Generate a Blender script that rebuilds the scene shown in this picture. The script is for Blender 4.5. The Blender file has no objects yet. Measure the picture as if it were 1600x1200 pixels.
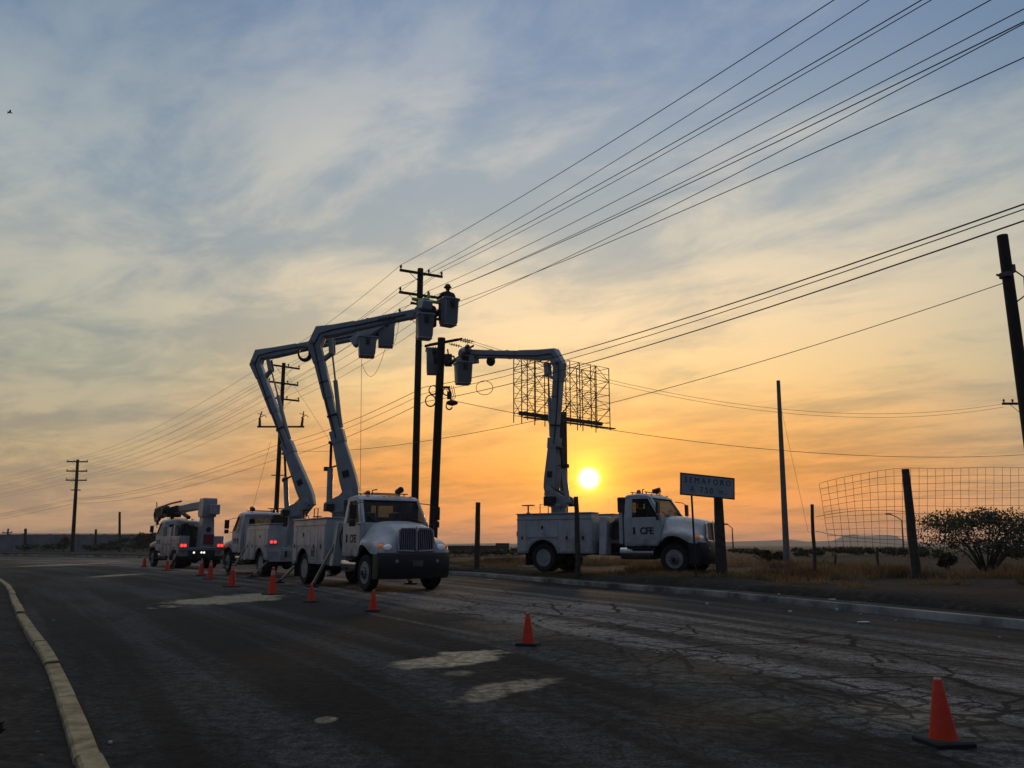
import bpy, bmesh, math, random
from mathutils import Vector, Matrix, noise as mnoise
R = math.radians
rnd = random.Random(7)
S = bpy.context.scene
COL = S.collection
V = Vector

# ------------------------------------------------------------------ camera
CAMZ, PITCH, F = 1.25, R(11.67), 1220.0          # F in pixels of the 1600 wide photograph
cam_d = bpy.data.cameras.new("camera"); cam_d.sensor_width = 36; cam_d.lens = 36*F/1600
cam_d.clip_start = 0.05; cam_d.clip_end = 20000
cam = bpy.data.objects.new("camera", cam_d); COL.objects.link(cam)
cam.location = (0, 0, CAMZ); cam.rotation_euler = (R(90)+PITCH, 0, 0)
S.camera = cam
CP, SP = math.cos(PITCH), math.sin(PITCH)
def ray(px, py):
    a, b = (px-800)/F, (600-py)/F
    return V((a, CP-b*SP, SP+b*CP))
def P(px, py, Y):
    d = ray(px, py); return V((0, 0, CAMZ)) + d*(Y/d.y)
def G(px, py, z=0.0):
    d = ray(px, py); t = (z-CAMZ)/d.z; return V((0, 0, CAMZ)) + d*t

# ------------------------------------------------------------------ light
SUN_EL, SUN_AZ = R(4.75), R(5.6)                 # azimuth to the right of +Y
SUNV = V((math.sin(SUN_AZ)*math.cos(SUN_EL), math.cos(SUN_AZ)*math.cos(SUN_EL), math.sin(SUN_EL)))
S.view_settings.view_transform = 'Standard'; S.view_settings.look = 'None'
S.view_settings.gamma = 1; S.view_settings.exposure = 0.0
sun_d = bpy.data.lights.new("sun", 'SUN'); sun_d.energy = 0.38; sun_d.angle = R(2.5); sun_d.color = (1.0, .62, .28)
sun = bpy.data.objects.new("sun", sun_d); COL.objects.link(sun)
sun.rotation_euler = SUNV.to_track_quat('Z', 'Y').to_euler()

def lin(c):
    return tuple(((x/255)/12.92 if x/255 <= .04045 else ((x/255+.055)/1.055)**2.4) for x in c)
def rgba(c): return (*lin(c), 1)

class NT:
    """small helper round a node tree"""
    def __init__(s, nt): s.nt = nt; s.n = nt.nodes; s.l = nt.links
    def new(s, t, **k):
        n = s.n.new(t)
        for a, b in k.items(): setattr(n, a, b)
        return n
    def put(s, sock, v):
        if isinstance(v, bpy.types.NodeSocket): s.l.new(v, sock)
        elif v is not None:
            try: sock.default_value = v
            except Exception: sock.default_value = (*v, 1)
    def m(s, op, a, b=None, c=None, clamp=False):
        n = s.new('ShaderNodeMath', operation=op, use_clamp=clamp)
        for i, v in enumerate((a, b, c)): s.put(n.inputs[i], v) if v is not None else None
        return n.outputs[0]
    def vm(s, op, a, b=None, scale=None):
        n = s.new('ShaderNodeVectorMath', operation=op)
        s.put(n.inputs[0], a)
        if b is not None: s.put(n.inputs[1], b)
        if scale is not None: s.put(n.inputs['Scale'], scale)
        return n.outputs['Value'] if op in ('DOT_PRODUCT', 'LENGTH') else n.outputs[0]
    def mix(s, f, a, b, mode='MIX'):
        n = s.new('ShaderNodeMix', data_type='RGBA', blend_type=mode)
        s.put(n.inputs['Factor'], f); s.put(n.inputs[6], a); s.put(n.inputs[7], b)
        return n.outputs[2]
    def mr(s, v, a, b, c=0.0, d=1.0, smooth=True):
        n = s.new('ShaderNodeMapRange', interpolation_type='SMOOTHSTEP' if smooth else 'LINEAR')
        s.put(n.inputs[0], v)
        for i, x in enumerate((a, b, c, d)): s.put(n.inputs[i+1], x)
        return n.outputs[0]
    def noise(s, vec, scale, detail=4, rough=.55, dist=0.0):
        n = s.new('ShaderNodeTexNoise'); s.put(n.inputs['Vector'], vec)
        n.inputs['Scale'].default_value = scale; n.inputs['Detail'].default_value = detail
        n.inputs['Roughness'].default_value = rough; n.inputs['Distortion'].default_value = dist
        return n
    def ramp(s, f, stops):
        n = s.new('ShaderNodeValToRGB'); s.put(n.inputs[0], f)
        el = n.color_ramp.elements
        while len(el) < len(stops): el.new(0.5)
        for e, (p, c) in zip(el, stops): e.position = p; e.color = rgba(c)
        return n.outputs[0]
    def sep(s, v):
        n = s.new('ShaderNodeSeparateXYZ'); s.put(n.inputs[0], v); return n.outputs
    def comb(s, x, y, z):
        n = s.new('ShaderNodeCombineXYZ')
        for i, v in enumerate((x, y, z)): s.put(n.inputs[i], v)
        return n.outputs[0]

# ------------------------------------------------------------------ world: hazy sunset sky with thin cloud
W = bpy.data.worlds.new("World"); S.world = W; W.use_nodes = True
k = NT(W.node_tree); k.n.clear()
gen = k.new('ShaderNodeTexCoord').outputs['Generated']
dirv = k.vm('NORMALIZE', gen)
X, Y, Z = k.sep(dirv)
el = k.m('MULTIPLY', k.m('ARCSINE', Z), 57.2958)
ang = k.m('MULTIPLY', k.m('ARCCOSINE', k.m('MINIMUM', k.vm('DOT_PRODUCT', dirv, tuple(SUNV)), .9999999)), 57.2958)
hl = k.m('SQRT', k.m('ADD', k.m('MULTIPLY', X, X), k.m('ADD', k.m('MULTIPLY', Y, Y), 1e-6)))
hz = k.m('DIVIDE', k.m('ADD', k.m('MULTIPLY', X, math.sin(SUN_AZ)), k.m('MULTIPLY', Y, math.cos(SUN_AZ))), hl)
f40 = k.m('DIVIDE', k.m('MAXIMUM', el, 0.0), 45.0)
def stops(l): return [(e/45, c) for e, c in l]
near = k.ramp(f40, stops([(0, (234, 152, 92)), (2.2, (228, 150, 84)), (5, (222, 148, 74)), (8, (224, 167, 98)), (11.7, (224, 192, 138)),
                          (16, (220, 200, 166)), (21, (196, 191, 176)), (28, (180, 183, 182)), (34, (150, 162, 178)), (45, (120, 140, 168))]))
away = k.ramp(f40, stops([(0, (200, 156, 116)), (3, (184, 153, 119)), (6, (176, 158, 126)), (9, (168, 161, 140)), (12, (163, 164, 148)),
                          (18, (170, 172, 164)), (24, (152, 163, 169)), (31, (130, 147, 164)), (38, (110, 131, 158)), (45, (98, 122, 152))]))
back = k.ramp(f40, stops([(0, (48, 52, 66)), (10, (50, 62, 84)), (25, (58, 76, 104)), (45, (84, 106, 140))]))
veil = k.mix(k.mr(hz, .83, 1.0), away, near)
veil = k.mix(k.mr(k.m('ADD', hz, k.m('MULTIPLY', Z, .25)), .2, .72), back, veil)
veil = k.mix(k.mr(el, 39, 60), veil, (*lin((168, 174, 184)), 1))
# cloud sheet seen in perspective
den = k.m('ADD', k.m('MAXIMUM', Z, 0.0), .10)
px_, py_ = k.m('DIVIDE', X, den), k.m('DIVIDE', Y, den)
rot = R(-38)
u = k.m('ADD', k.m('MULTIPLY', px_, math.cos(rot)), k.m('MULTIPLY', py_, math.sin(rot)))
v = k.m('SUBTRACT', k.m('MULTIPLY', py_, math.cos(rot)), k.m('MULTIPLY', px_, math.sin(rot)))
cp = k.comb(k.m('MULTIPLY', u, .62), k.m('MULTIPLY', v, 1.0), 5.2)
n1 = k.noise(cp, 1.15, 8, .60, .38).outputs[0]
n2 = k.noise(cp, 3.4, 8, .64, .35).outputs[0]
n3 = k.noise(k.comb(u, v, 9.1), .55, 3, .5, .3).outputs[0]
c = k.m('ADD', k.m('ADD', k.m('MULTIPLY', n1, .52), k.m('MULTIPLY', n2, .46)), k.m('MULTIPLY', n3, .22))
c = k.mr(c, .49, .69)
hi = k.mr(el, 8, 26)                                   # blue gaps only well above the horizon
gap = k.mix(1.0, veil, (.70, .83, 1.0, 1), 'MULTIPLY')
lite = k.mix(1.0, veil, (1.34, 1.26, 1.16, 1), 'MULTIPLY')
lowgap = k.mix(1.0, veil, (.86, .90, .98, 1), 'MULTIPLY')
skyc = k.mix(c, k.mix(hi, lowgap, gap), lite)
nish = k.new('ShaderNodeTexSky', sky_type='NISHITA', sun_disc=False)
nish.sun_elevation = SUN_EL; nish.sun_rotation = SUN_AZ; nish.dust_density = 4; nish.air_density = 1.5
base = k.mix(.90, k.mix(1.0, nish.outputs[0], (.08, .08, .08, 1), 'MULTIPLY'), skyc)
# the sun and its aureole
def expo(sc, wdt): return k.m('MULTIPLY', k.m('EXPONENT', k.m('MULTIPLY', ang, -1.0/wdt)), sc)
def addc(a, col, f):
    sc_ = k.vm('SCALE', col, scale=f)
    return k.vm('ADD', a, sc_)
base = addc(base, (1.0, .42, .0), expo(.16, 4.5))
base = addc(base, (1.0, .66, .02), expo(2.2, 1.05))
disc = k.mr(ang, 1.0, .38, 0, 1)
base = addc(base, (1.0, .93, .62), k.m('MULTIPLY', disc, 2.2))
# ground half of the dome: dull
base = k.mix(k.mr(el, -2, -.2), (.05, .045, .042, 1), base)
bg = k.new('ShaderNodeBackground'); k.put(bg.inputs[0], base); bg.inputs[1].default_value = 1.06
k.l.new(bg.outputs[0], k.new('ShaderNodeOutputWorld').inputs[0])

# ------------------------------------------------------------------ materials
MATS = {}
def mat(name, col, rough=.6, metal=0.0, var=.15, vscale=3.0, bump=0.0, bscale=40, spec=.5, coat=0.0, emit=None, es=0.0, col2=None, trans=0.0):
    if name in MATS: return MATS[name]
    m_ = bpy.data.materials.new(name); m_.use_nodes = True
    q = NT(m_.node_tree); b = q.n['Principled BSDF']
    tc = q.new('ShaderNodeTexCoord').outputs['Object']
    nz = q.noise(tc, vscale, 5, .6).outputs[0]
    a = tuple(x*(1-var) for x in col); d = col2 or tuple(min(1, x*(1+var)) for x in col)
    c_ = q.mix(q.mr(nz, .3, .7), (*a, 1), (*d, 1))
    q.put(b.inputs['Base Color'], c_)
    b.inputs['Roughness'].default_value = rough; b.inputs['Metallic'].default_value = metal
    b.inputs['Specular IOR Level'].default_value = spec; b.inputs['Coat Weight'].default_value = coat
    b.inputs['Coat Roughness'].default_value = .12
    if bump:
        bn = q.new('ShaderNodeBump'); bn.inputs['Strength'].default_value = bump; bn.inputs['Distance'].default_value = .02
        q.put(bn.inputs['Height'], q.noise(tc, bscale, 5, .6).outputs[0]); q.l.new(bn.outputs[0], b.inputs['Normal'])
    if emit:
        b.inputs['Emission Color'].default_value = (*emit, 1); b.inputs['Emission Strength'].default_value = es
    if trans:
        tr = q.new('ShaderNodeBsdfTranslucent'); q.put(tr.inputs[0], c_)
        mx = q.new('ShaderNodeMixShader'); mx.inputs[0].default_value = trans
        q.l.new(b.outputs[0], mx.inputs[1]); q.l.new(tr.outputs[0], mx.inputs[2])
        q.l.new(mx.outputs[0], q.n['Material Output'].inputs[0])
    MATS[name] = m_; return m_
def glass(name, tint, f):
    m_ = bpy.data.materials.new(name); m_.use_nodes = True
    q = NT(m_.node_tree); b = q.n['Principled BSDF']
    b.inputs['Base Color'].default_value = (.02, .025, .03, 1); b.inputs['Roughness'].default_value = .04
    t = q.new('ShaderNodeBsdfTransparent'); t.inputs[0].default_value = (*tint, 1)
    mx = q.new('ShaderNodeMixShader'); mx.inputs[0].default_value = f
    q.l.new(t.outputs[0], mx.inputs[1]); q.l.new(b.outputs[0], mx.inputs[2])
    q.l.new(mx.outputs[0], q.n['Material Output'].inputs[0]); MATS[name] = m_; return m_
def paint(name, col, dirt=(.16, .13, .10)):
    """work-truck paint: dust and streaks rising from the sills"""
    m_ = bpy.data.materials.new(name); m_.use_nodes = True
    q = NT(m_.node_tree); b = q.n['Principled BSDF']
    tc = q.new('ShaderNodeTexCoord').outputs['Object']
    sx, sy, sz = q.sep(tc)
    n_ = q.noise(tc, 2.2, 6, .65).outputs[0]
    st = q.noise(q.comb(q.m('MULTIPLY', sx, 7), q.m('MULTIPLY', sy, 7), q.m('MULTIPLY', sz, .6)), 1.6, 4, .6).outputs[0]
    low = q.mr(sz, 1.7, .5)
    d = q.m('ADD', q.m('MULTIPLY', q.mr(n_, .42, .75), .38), q.m('MULTIPLY', low, q.m('MULTIPLY', q.mr(n_, .3, .7), .62)))
    d = q.m('ADD', d, q.m('MULTIPLY', q.mr(st, .50, .78), .34))
    q.put(b.inputs['Base Color'], q.mix(d, (*col, 1), (*dirt, 1)))
    q.put(b.inputs['Roughness'], q.m('ADD', .30, q.m('MULTIPLY', d, .5)))
    b.inputs['Coat Weight'].default_value = .35; b.inputs['Coat Roughness'].default_value = .15
    MATS[name] = m_; return m_

WHITE = paint('white_paint', (.47, .49, .505))
FIBRE = paint('fibreglass', (.27, .30, .32), (.13, .12, .11))
GREYW = paint('dull_white_paint', (.33, .345, .36), (.09, .08, .07))
GREYP = paint('grey_paint', (.30, .31, .32))
BLACK = mat('black_plastic', (.010, .010, .012), .5)
RUBBER = mat('rubber', (.011, .011, .012), .85, bump=.2, bscale=60)
STEELD = mat('dark_steel', (.018, .018, .020), .55, .3, .3)
STEEL = mat('steel', (.35, .35, .36), .35, .85)
CHROME = mat('bright_metal', (.6, .6, .62), .18, 1.0, .05)
RIM = mat('wheel_white', (.26, .26, .25), .45, var=.25, vscale=6)
GLASS = glass('cab_glass', (.62, .66, .66), .20)
SEAT = mat('seat_cloth', (.03, .03, .035), .9)
REDL = mat('tail_lens', (.5, .01, .01), .2, emit=(1, .05, .04), es=1.6)
WHITEL = mat('reversing_lens', (.8, .8, .75), .2, emit=(1, .93, .8), es=1.6)
AMBER = mat('amber_lens', (.6, .16, .03), .2, emit=(1, .25, .03), es=.12)
AMBERD = mat('beacon_lens', (.45, .09, .03), .25, var=.05)
YELB = mat('yellow_lens', (.8, .4, .03), .2, emit=(1, .55, .08), es=.8)
CLEAR = mat('clear_lens', (.55, .58, .6), .08, var=.05, emit=(.75, .85, 1), es=.10, coat=1)
FOGL = mat('fog_lens', (.25, .26, .27), .1, var=.05)
INK = mat('lettering', (.012, .014, .018), .5)
INKG = mat('lettering_green', (.015, .03, .025), .5)
WOODP = mat('creosote_wood', (.016, .013, .011), .85, var=.35, vscale=8, bump=.5, bscale=20)
WOODF = mat('grey_wood', (.055, .043, .034), .9, var=.35, vscale=6, bump=.6, bscale=25)
CONCP = mat('concrete_pole', (.14, .125, .11), .85, var=.2, vscale=4, bump=.3)
PORC = mat('porcelain', (.06, .05, .05), .3)
WIRE = mat('cable_black', (.02, .02, .02), .6)
GALV = mat('galvanised', (.12, .115, .11), .6, .5)
RUST = mat('rusty_steel', (.045, .032, .026), .8, .2, .3)
ORANGE = mat('cone_orange', (.66, .04, .014), .7, var=.30, vscale=14, spec=.15, col2=(.50, .05, .025))
CONEW = mat('cone_tip_pale', (.55, .32, .25), .5)
SIGNW = mat('sign_white', (.34, .36, .38), .45, var=.12)
CONC = mat('concrete', (.24, .225, .20), .9, var=.3, vscale=2.5, bump=.5, bscale=30)
KERBR = mat('kerb_dirty', (.26, .25, .235), .9, var=.86, vscale=.9, bump=.7, bscale=30, col2=(.30, .29, .27))
KERBY = mat('kerb_paint_worn', (.40, .29, .13), .9, var=.55, vscale=6.0, bump=.9, bscale=28, col2=(.42, .33, .18))
CLOTHB = mat('work_cloth_dark', (.02, .02, .026), .9)
CLOTHR = mat('work_cloth_red', (.10, .02, .014), .9)
SKIN = mat('skin', (.16, .09, .06), .6)
HARD = mat('hard_hat', (.06, .055, .05), .4)
GREENI = mat('line_hose', (.30, .62, .05), .45, emit=None)
BARK = mat('bark', (.06, .048, .038), .95, bump=.6)
LEAF = mat('leaf', (.034, .052, .018), .7, var=.35, vscale=2, trans=.25)
LEAFD = mat('leaf_dry', (.065, .055, .022), .8, var=.4, vscale=2, trans=.25)
GRASS = mat('dry_grass', (.12, .075, .03), .85, var=.5, vscale=.35, trans=.5, col2=(.28, .18, .08))
LITTER = mat('litter_pale', (.5, .5, .48), .7)

# ------------------------------------------------------------------ mesh builder
class MB:
    def __init__(s): s.v = []; s.f = []
    def add(s, vs, fs, M=None):
        o = len(s.v)
        s.v += [tuple(M @ V(p)) if M is not None else tuple(p) for p in vs]
        s.f += [tuple(i+o for i in f) for f in fs]; return s
    def box(s, a, b, M=None):
        x0, y0, z0 = a; x1, y1, z1 = b
        vs = [(x0,y0,z0),(x1,y0,z0),(x1,y1,z0),(x0,y1,z0),(x0,y0,z1),(x1,y0,z1),(x1,y1,z1),(x0,y1,z1)]
        return s.add(vs, [(0,3,2,1),(4,5,6,7),(0,1,5,4),(1,2,6,5),(2,3,7,6),(3,0,4,7)], M)
    def cbox(s, c, d, M=None):
        return s.box(tuple(c[i]-d[i]/2 for i in range(3)), tuple(c[i]+d[i]/2 for i in range(3)), M)
    def loft(s, secs, closed=True, caps=True, M=None):
        n = len(secs[0]); vs = [p for q in secs for p in q]; fs = []
        for i in range(len(secs)-1):
            for j in range(n if closed else n-1):
                a = i*n+j; b = i*n+(j+1) % n; fs.append((a, b, b+n, a+n))
        if caps and closed: fs.append(tuple(range(n-1, -1, -1))); fs.append(tuple(range((len(secs)-1)*n, len(secs)*n)))
        return s.add(vs, fs, M)
    def prism(s, poly, axis, a, b, M=None):
        def pt(p, h):
            return {'x': (h, p[0], p[1]), 'y': (p[0], h, p[1]), 'z': (p[0], p[1], h)}[axis]
        return s.loft([[pt(p, a) for p in poly], [pt(p, b) for p in poly]], M=M)
    def tube(s, pts, r, n=8, caps=True, M=None):
        pts = [V(p) for p in pts]; rs = r if isinstance(r, (list, tuple)) else [r]*len(pts)
        secs = []; up = None
        for i, p in enumerate(pts):
            t = (pts[min(i+1, len(pts)-1)]-pts[max(i-1, 0)]).normalized()
            if up is None: up = V((0, 0, 1)) if abs(t.z) < .9 else V((1, 0, 0))
            x = t.cross(up).normalized(); up = x.cross(t).normalized()
            secs.append([p + (x*math.cos(2*math.pi*j/n)+up*math.sin(2*math.pi*j/n))*rs[i] for j in range(n)])
        return s.loft(secs, caps=caps, M=M)
    def beam(s, pts, ws, hs, side, M=None, ch=.18):
        """rectangular (chamfered) section swept along pts; side = sideways unit vector"""
        pts = [V(p) for p in pts]; side = V(side).normalized(); secs = []
        for i, p in enumerate(pts):
            t0 = (p-pts[max(i-1, 0)]); t1 = (pts[min(i+1, len(pts)-1)]-p)
            t = (t0.normalized() if t0.length else V()) + (t1.normalized() if t1.length else V()); t.normalize()
            nrm = t.cross(side).normalized(); w, h = ws[i]/2, hs[i]/2; c_ = ch*min(w, h)
            q = [(-w+c_, -h), (w-c_, -h), (w, -h+c_), (w, h-c_), (w-c_, h), (-w+c_, h), (-w, h-c_), (-w, -h+c_)]
            secs.append([p+side*a+nrm*b for a, b in q])
        return s.loft(secs, M=M)
    def lathe(s, prof, n=24, M=None, closed=False):
        secs = [[(r*math.cos(2*math.pi*j/n), r*math.sin(2*math.pi*j/n), z) for j in range(n)] for r, z in prof]
        if closed: secs.append(secs[0])
        return s.loft(secs, caps=not closed, M=M)
    def ball(s, c, r, M=None, n=10):
        pr = [(max(math.sin(math.pi*i/n), .02), -math.cos(math.pi*i/n)) for i in range(n+1)]
        rr = r if isinstance(r, (tuple, list)) else (r, r, r)
        T = Matrix.Translation(V(c)) @ Matrix.Diagonal((*rr, 1))
        return s.lathe(pr, 14, (M @ T) if M is not None else T)
    def mesh(s, name, m_, smooth=35, weld=False):
        me = bpy.data.meshes.new(name); me.from_pydata(s.v, [], s.f)
        bm = bmesh.new(); bm.from_mesh(me)
        if weld: bmesh.ops.remove_doubles(bm, verts=bm.verts, dist=1e-4)
        bmesh.ops.recalc_face_normals(bm, faces=bm.faces); bm.to_mesh(me); bm.free()
        if smooth:
            for p in me.polygons: p.use_smooth = True
            me.set_sharp_from_angle(angle=R(smooth))
        if m_: me.materials.append(m_)
        return me
    def build(s, name, m_, parent=None, smooth=35, bevel=0, subd=0, label=None, weld=False):
        o = bpy.data.objects.new(name, s.mesh(name, m_, smooth, weld)); COL.objects.link(o); o.parent = parent
        if bevel:
            b = o.modifiers.new('bevel', 'BEVEL'); b.width = bevel; b.segments = 2; b.limit_method = 'ANGLE'; b.angle_limit = R(40); b.harden_normals = False
        if subd:
            b = o.modifiers.new('subd', 'SUBSURF'); b.levels = subd; b.render_levels = subd
        if label: o['label'] = label
        return o
def tag(o, label=None, cat=None, group=None, kind=None):
    if label: o['label'] = label
    if cat: o['category'] = cat
    if group: o['group'] = group
    if kind: o['kind'] = kind
    return o
def empty(name, loc, rz=0, label=None, cat=None, group=None):
    o = bpy.data.objects.new(name, None); o.empty_display_size = .3; COL.objects.link(o)
    o.location = loc; o.rotation_euler = (0, 0, rz); return tag(o, label, cat, group)
def copy_tree(o, parent=None):
    c_ = o.copy(); COL.objects.link(c_)
    if parent: c_.parent = parent
    for ch in list(o.children): copy_tree(ch, c_)
    return c_
def text_mesh(txt, size, m_, name, parent, M, extrude=.004, spacing=1.0, bold=0.0):
    cu = bpy.data.curves.new(name, 'FONT'); cu.body = txt; cu.size = size; cu.align_x = 'CENTER'; cu.align_y = 'CENTER'
    cu.extrude = extrude; cu.space_character = spacing; cu.offset = bold
    t = bpy.data.objects.new('tmp', cu); COL.objects.link(t)
    bpy.context.view_layer.update()
    me = bpy.data.meshes.new_from_object(t.evaluated_get(bpy.context.evaluated_depsgraph_get()))
    bpy.data.objects.remove(t); me.transform(M); me.materials.clear(); me.materials.append(m_)
    o = bpy.data.objects.new(name, me); COL.objects.link(o); o.parent = parent; return o
def frame(o, x, y, z=None):
    x = V(x).normalized(); y = V(y); z = x.cross(y).normalized(); y = z.cross(x)
    M = Matrix((x, y, z)).transposed().to_4x4(); M.translation = V(o); return M

# ------------------------------------------------------------------ road layout
RE = [(24, -40), (16.5, -14), (11.4, 2), (7.75, 12.3), (6.1, 17.0), (4.9, 20.4), (2.9, 24.1), (.8, 28.3), (-1.75, 33.5), (-4.6, 37.0), (-8.3, 42), (-17, 54), (-29, 70), (-47, 90), (-76, 107), (-125, 122), (-200, 135)]
LE = [(16, -46), (8.0, -22), (2.6, -4), (-.6, 2), (-2.0, 4.2), (-3.0, 5.8), (-5.0, 8.9), (-7.9, 13.2), (-11.3, 18.4), (-14.8, 23.7), (-18.6, 29.0), (-26, 38.5), (-38, 50), (-58, 62), (-88, 73), (-130, 82), (-200, 90)]
def spline(pts, per=8):
    out = []
    pts = [V((*p, 0)) for p in pts]
    for i in range(len(pts)-1):
        a, b, c_, d = pts[max(i-1, 0)], pts[i], pts[i+1], pts[min(i+2, len(pts)-1)]
        for j in range(per):
            t = j/per
            out.append(.5*((2*b)+(c_-a)*t+(2*a-5*b+4*c_-d)*t*t+(3*b-a-3*c_+d)*t**3))
    out.append(pts[-1]); return out
RS, LS = spline(RE), spline(LE)
def offs(line, d):
    """offset polyline to its right by d (travel away from the camera)"""
    o = []
    for i, p in enumerate(line):
        t = line[min(i+1, len(line)-1)]-line[max(i-1, 0)]; t.normalize()
        o.append(p+V((t.y, -t.x, 0))*d)
    return o
def strip(line, prof, name, m_, kind='structure', smooth=60, wob=0):
    """surface swept along a line: prof = [(offset, z)]"""
    rows = [offs(line, d) for d, z in prof]; b = MB(); secs = []
    for i in range(len(line)):
        secs.append([(rows[j][i].x, rows[j][i].y, prof[j][1]+(wob*mnoise.noise(V((rows[j][i].x*.35, rows[j][i].y*.35, j))) if 0 < j < len(prof)-1 else 0)) for j in range(len(prof))])
    b.loft(secs, closed=False); o = b.build(name, m_, smooth=smooth); tag(o, kind=kind); return o

# ---- road surface material
def road_mat():
    m_ = bpy.data.materials.new('asphalt'); m_.use_nodes = True
    q = NT(m_.node_tree); b = q.n['Principled BSDF']
    pos = q.new('ShaderNodeTexCoord').outputs['Object']
    uv = q.new('ShaderNodeUVMap'); uv.uv_map = 'UVMap'
    U, Vv, _ = q.sep(uv.outputs[0])
    big = q.noise(pos, .16, 5, .6).outputs[0]
    bands = q.noise(q.comb(q.m('MULTIPLY', Vv, 11), q.m('MULTIPLY', U, .035), 0), 1.6, 4, .6).outputs[0]
    fine = q.noise(pos, 9, 6, .75).outputs[0]
    grit = q.noise(pos, 38, 4, .9).outputs[0]
    val = q.m('ADD', .012, q.m('MULTIPLY', q.mr(bands, .42, .64), .070))
    val = q.m('ADD', val, q.m('MULTIPLY', q.mr(big, .35, .7), .024))
    # lanes on the right half are older and paler, the left lane has been resurfaced
    near_kerb = q.mr(Vv, .86, .70, .12, 1)
    old = q.m('MULTIPLY', q.mr(q.m('ADD', Vv, q.m('MULTIPLY', q.m('SUBTRACT', big, .5), .12)), .30, .56), near_kerb)
    val = q.m('MULTIPLY', val, q.m('ADD', .46, q.m('MULTIPLY', old, 1.5)))
    val = q.m('MULTIPLY', val, q.m('ADD', .20, q.m('MULTIPLY', q.mr(fine, .30, .70), 1.6)))
    val = q.m('MULTIPLY', val, q.m('ADD', .15, q.m('MULTIPLY', q.mr(grit, .34, .68), 1.75)))
    col = q.mix(1.0, q.comb(val, val, val), q.mix(old, (.88, 1.0, 1.02, 1), (1.14, 1.0, .88, 1)), 'MULTIPLY')
    # worn pale patches
    wn = q.noise(pos, 1.3, 5, .65).outputs[0]
    wn2 = q.noise(pos, 7, 5, .7).outputs[0]
    px, py, pz = q.sep(pos)
    pm = None
    for (x0, x1, y0, y1, amt, *sl) in PATCHES:
        cx, cy = (x0+x1)/2, (y0+y1)/2
        A, B = G(x0, cy), G(x1, cy); T, Bm = G(cx, y0), G(cx, y1)
        C = V(((A.x+B.x)/2, (T.y+Bm.y)/2)); rx, ry = abs(B.x-A.x)/2, abs(T.y-Bm.y)/2
        kk = 0.0
        if sl: e0, e1 = G(x0, cy+sl[0]), G(x1, cy-sl[0]); kk = (e1.y-e0.y)/(e1.x-e0.x)
        dx = q.m('DIVIDE', q.m('SUBTRACT', px, C.x + 0.0), rx); dy = q.m('DIVIDE', q.m('SUBTRACT', q.m('SUBTRACT', py, C.y), q.m('MULTIPLY', q.m('SUBTRACT', px, C.x), kk)), ry)
        dd = q.m('SQRT', q.m('ADD', q.m('MULTIPLY', dx, dx), q.m('MULTIPLY', dy, dy)))
        dd = q.m('ADD', dd, q.m('ADD', q.m('MULTIPLY', q.m('SUBTRACT', wn, .5), 2.0), q.m('MULTIPLY', q.m('SUBTRACT', wn2, .5), .45)))
        mk = q.m('MULTIPLY', q.mr(dd, 1.05, .72) if amt > .5 else q.mr(dd, 1.3, .2), amt)
        pm = mk if pm is None else q.m('MAXIMUM', pm, mk)
    pm = q.m('MULTIPLY', pm, q.m('ADD', .30, q.m('MULTIPLY', q.mr(fine, .3, .7), .85)))
    col = q.mix(pm, col, (.52, .43, .285, 1))
    # cracks
    wv = q.vm('ADD', pos, q.vm('SCALE', q.vm('SUBTRACT', q.noise(pos, 1.7, 5, .62).outputs[1], (.5, .5, .5)), scale=.42))
    def vor(sc, th):
        n = q.new('ShaderNodeTexVoronoi', feature='DISTANCE_TO_EDGE'); q.put(n.inputs['Vector'], q.vm('MULTIPLY', wv, (1, 1, 0))); n.inputs['Scale'].default_value = sc
        return q.mr(n.outputs['Distance'], th, th*.45)
    reg = q.noise(pos, .45, 4, .6).outputs[0]
    def zone(gx, gy, rx, ry, gain):
        c_ = G(gx, gy); dx = q.m('DIVIDE', q.m('SUBTRACT', px, c_.x), rx); dy = q.m('DIVIDE', q.m('SUBTRACT', py, c_.y), ry)
        return q.mr(q.m('SQRT', q.m('ADD', q.m('MULTIPLY', dx, dx), q.m('MULTIPLY', dy, dy))), 1.0, .2, 0, gain)
    zs_ = q.m('ADD', q.m('ADD', zone(980, 1040, 2.0, 2.6, .20), zone(1330, 1120, 2.2, 1.6, .16)), q.m('ADD', zone(640, 1090, 2.6, 1.8, .14), zone(1050, 1150, 1.8, 1.0, .10)))
    reg = q.m('SUBTRACT', q.m('ADD', reg, zs_), q.mr(Vv, .70, .80, .03, .22))
    right = q.mr(Vv, .22, .55)
    c1 = q.m('MULTIPLY', vor(.45, .016), q.mr(reg, .30, .38))
    c2 = q.m('MULTIPLY', vor(1.35, .038), q.mr(reg, .47, .52))
    c3 = q.m('MULTIPLY', vor(3.0, .07), q.mr(reg, .57, .62))
    ck = q.m('MULTIPLY', q.m('MAXIMUM', q.m('MAXIMUM', c1, c2), c3), q.m('ADD', .35, q.m('MULTIPLY', right, .65)))
    col = q.mix(q.m('MULTIPLY', ck, .93), col, (.0012, .0012, .0015, 1))
    # worn edge line and lane dashes
    def line(v0, w):
        return q.m('MULTIPLY', q.mr(q.m('ABSOLUTE', q.m('SUBTRACT', Vv, v0)), w, w*.6), q.mr(wn2, .42, .62))
    ln = q.m('MULTIPLY', line(.735, .005), .45)
    dash = q.mr(q.m('FRACT', q.m('DIVIDE', U, 12.0)), .36, .34)
    ln = q.m('MAXIMUM', ln, q.m('MULTIPLY', q.m('MULTIPLY', line(.36, .007), dash), .55))
    col = q.mix(ln, col, (.17, .16, .14, 1))
    q.put(b.inputs['Base Color'], col)
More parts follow.
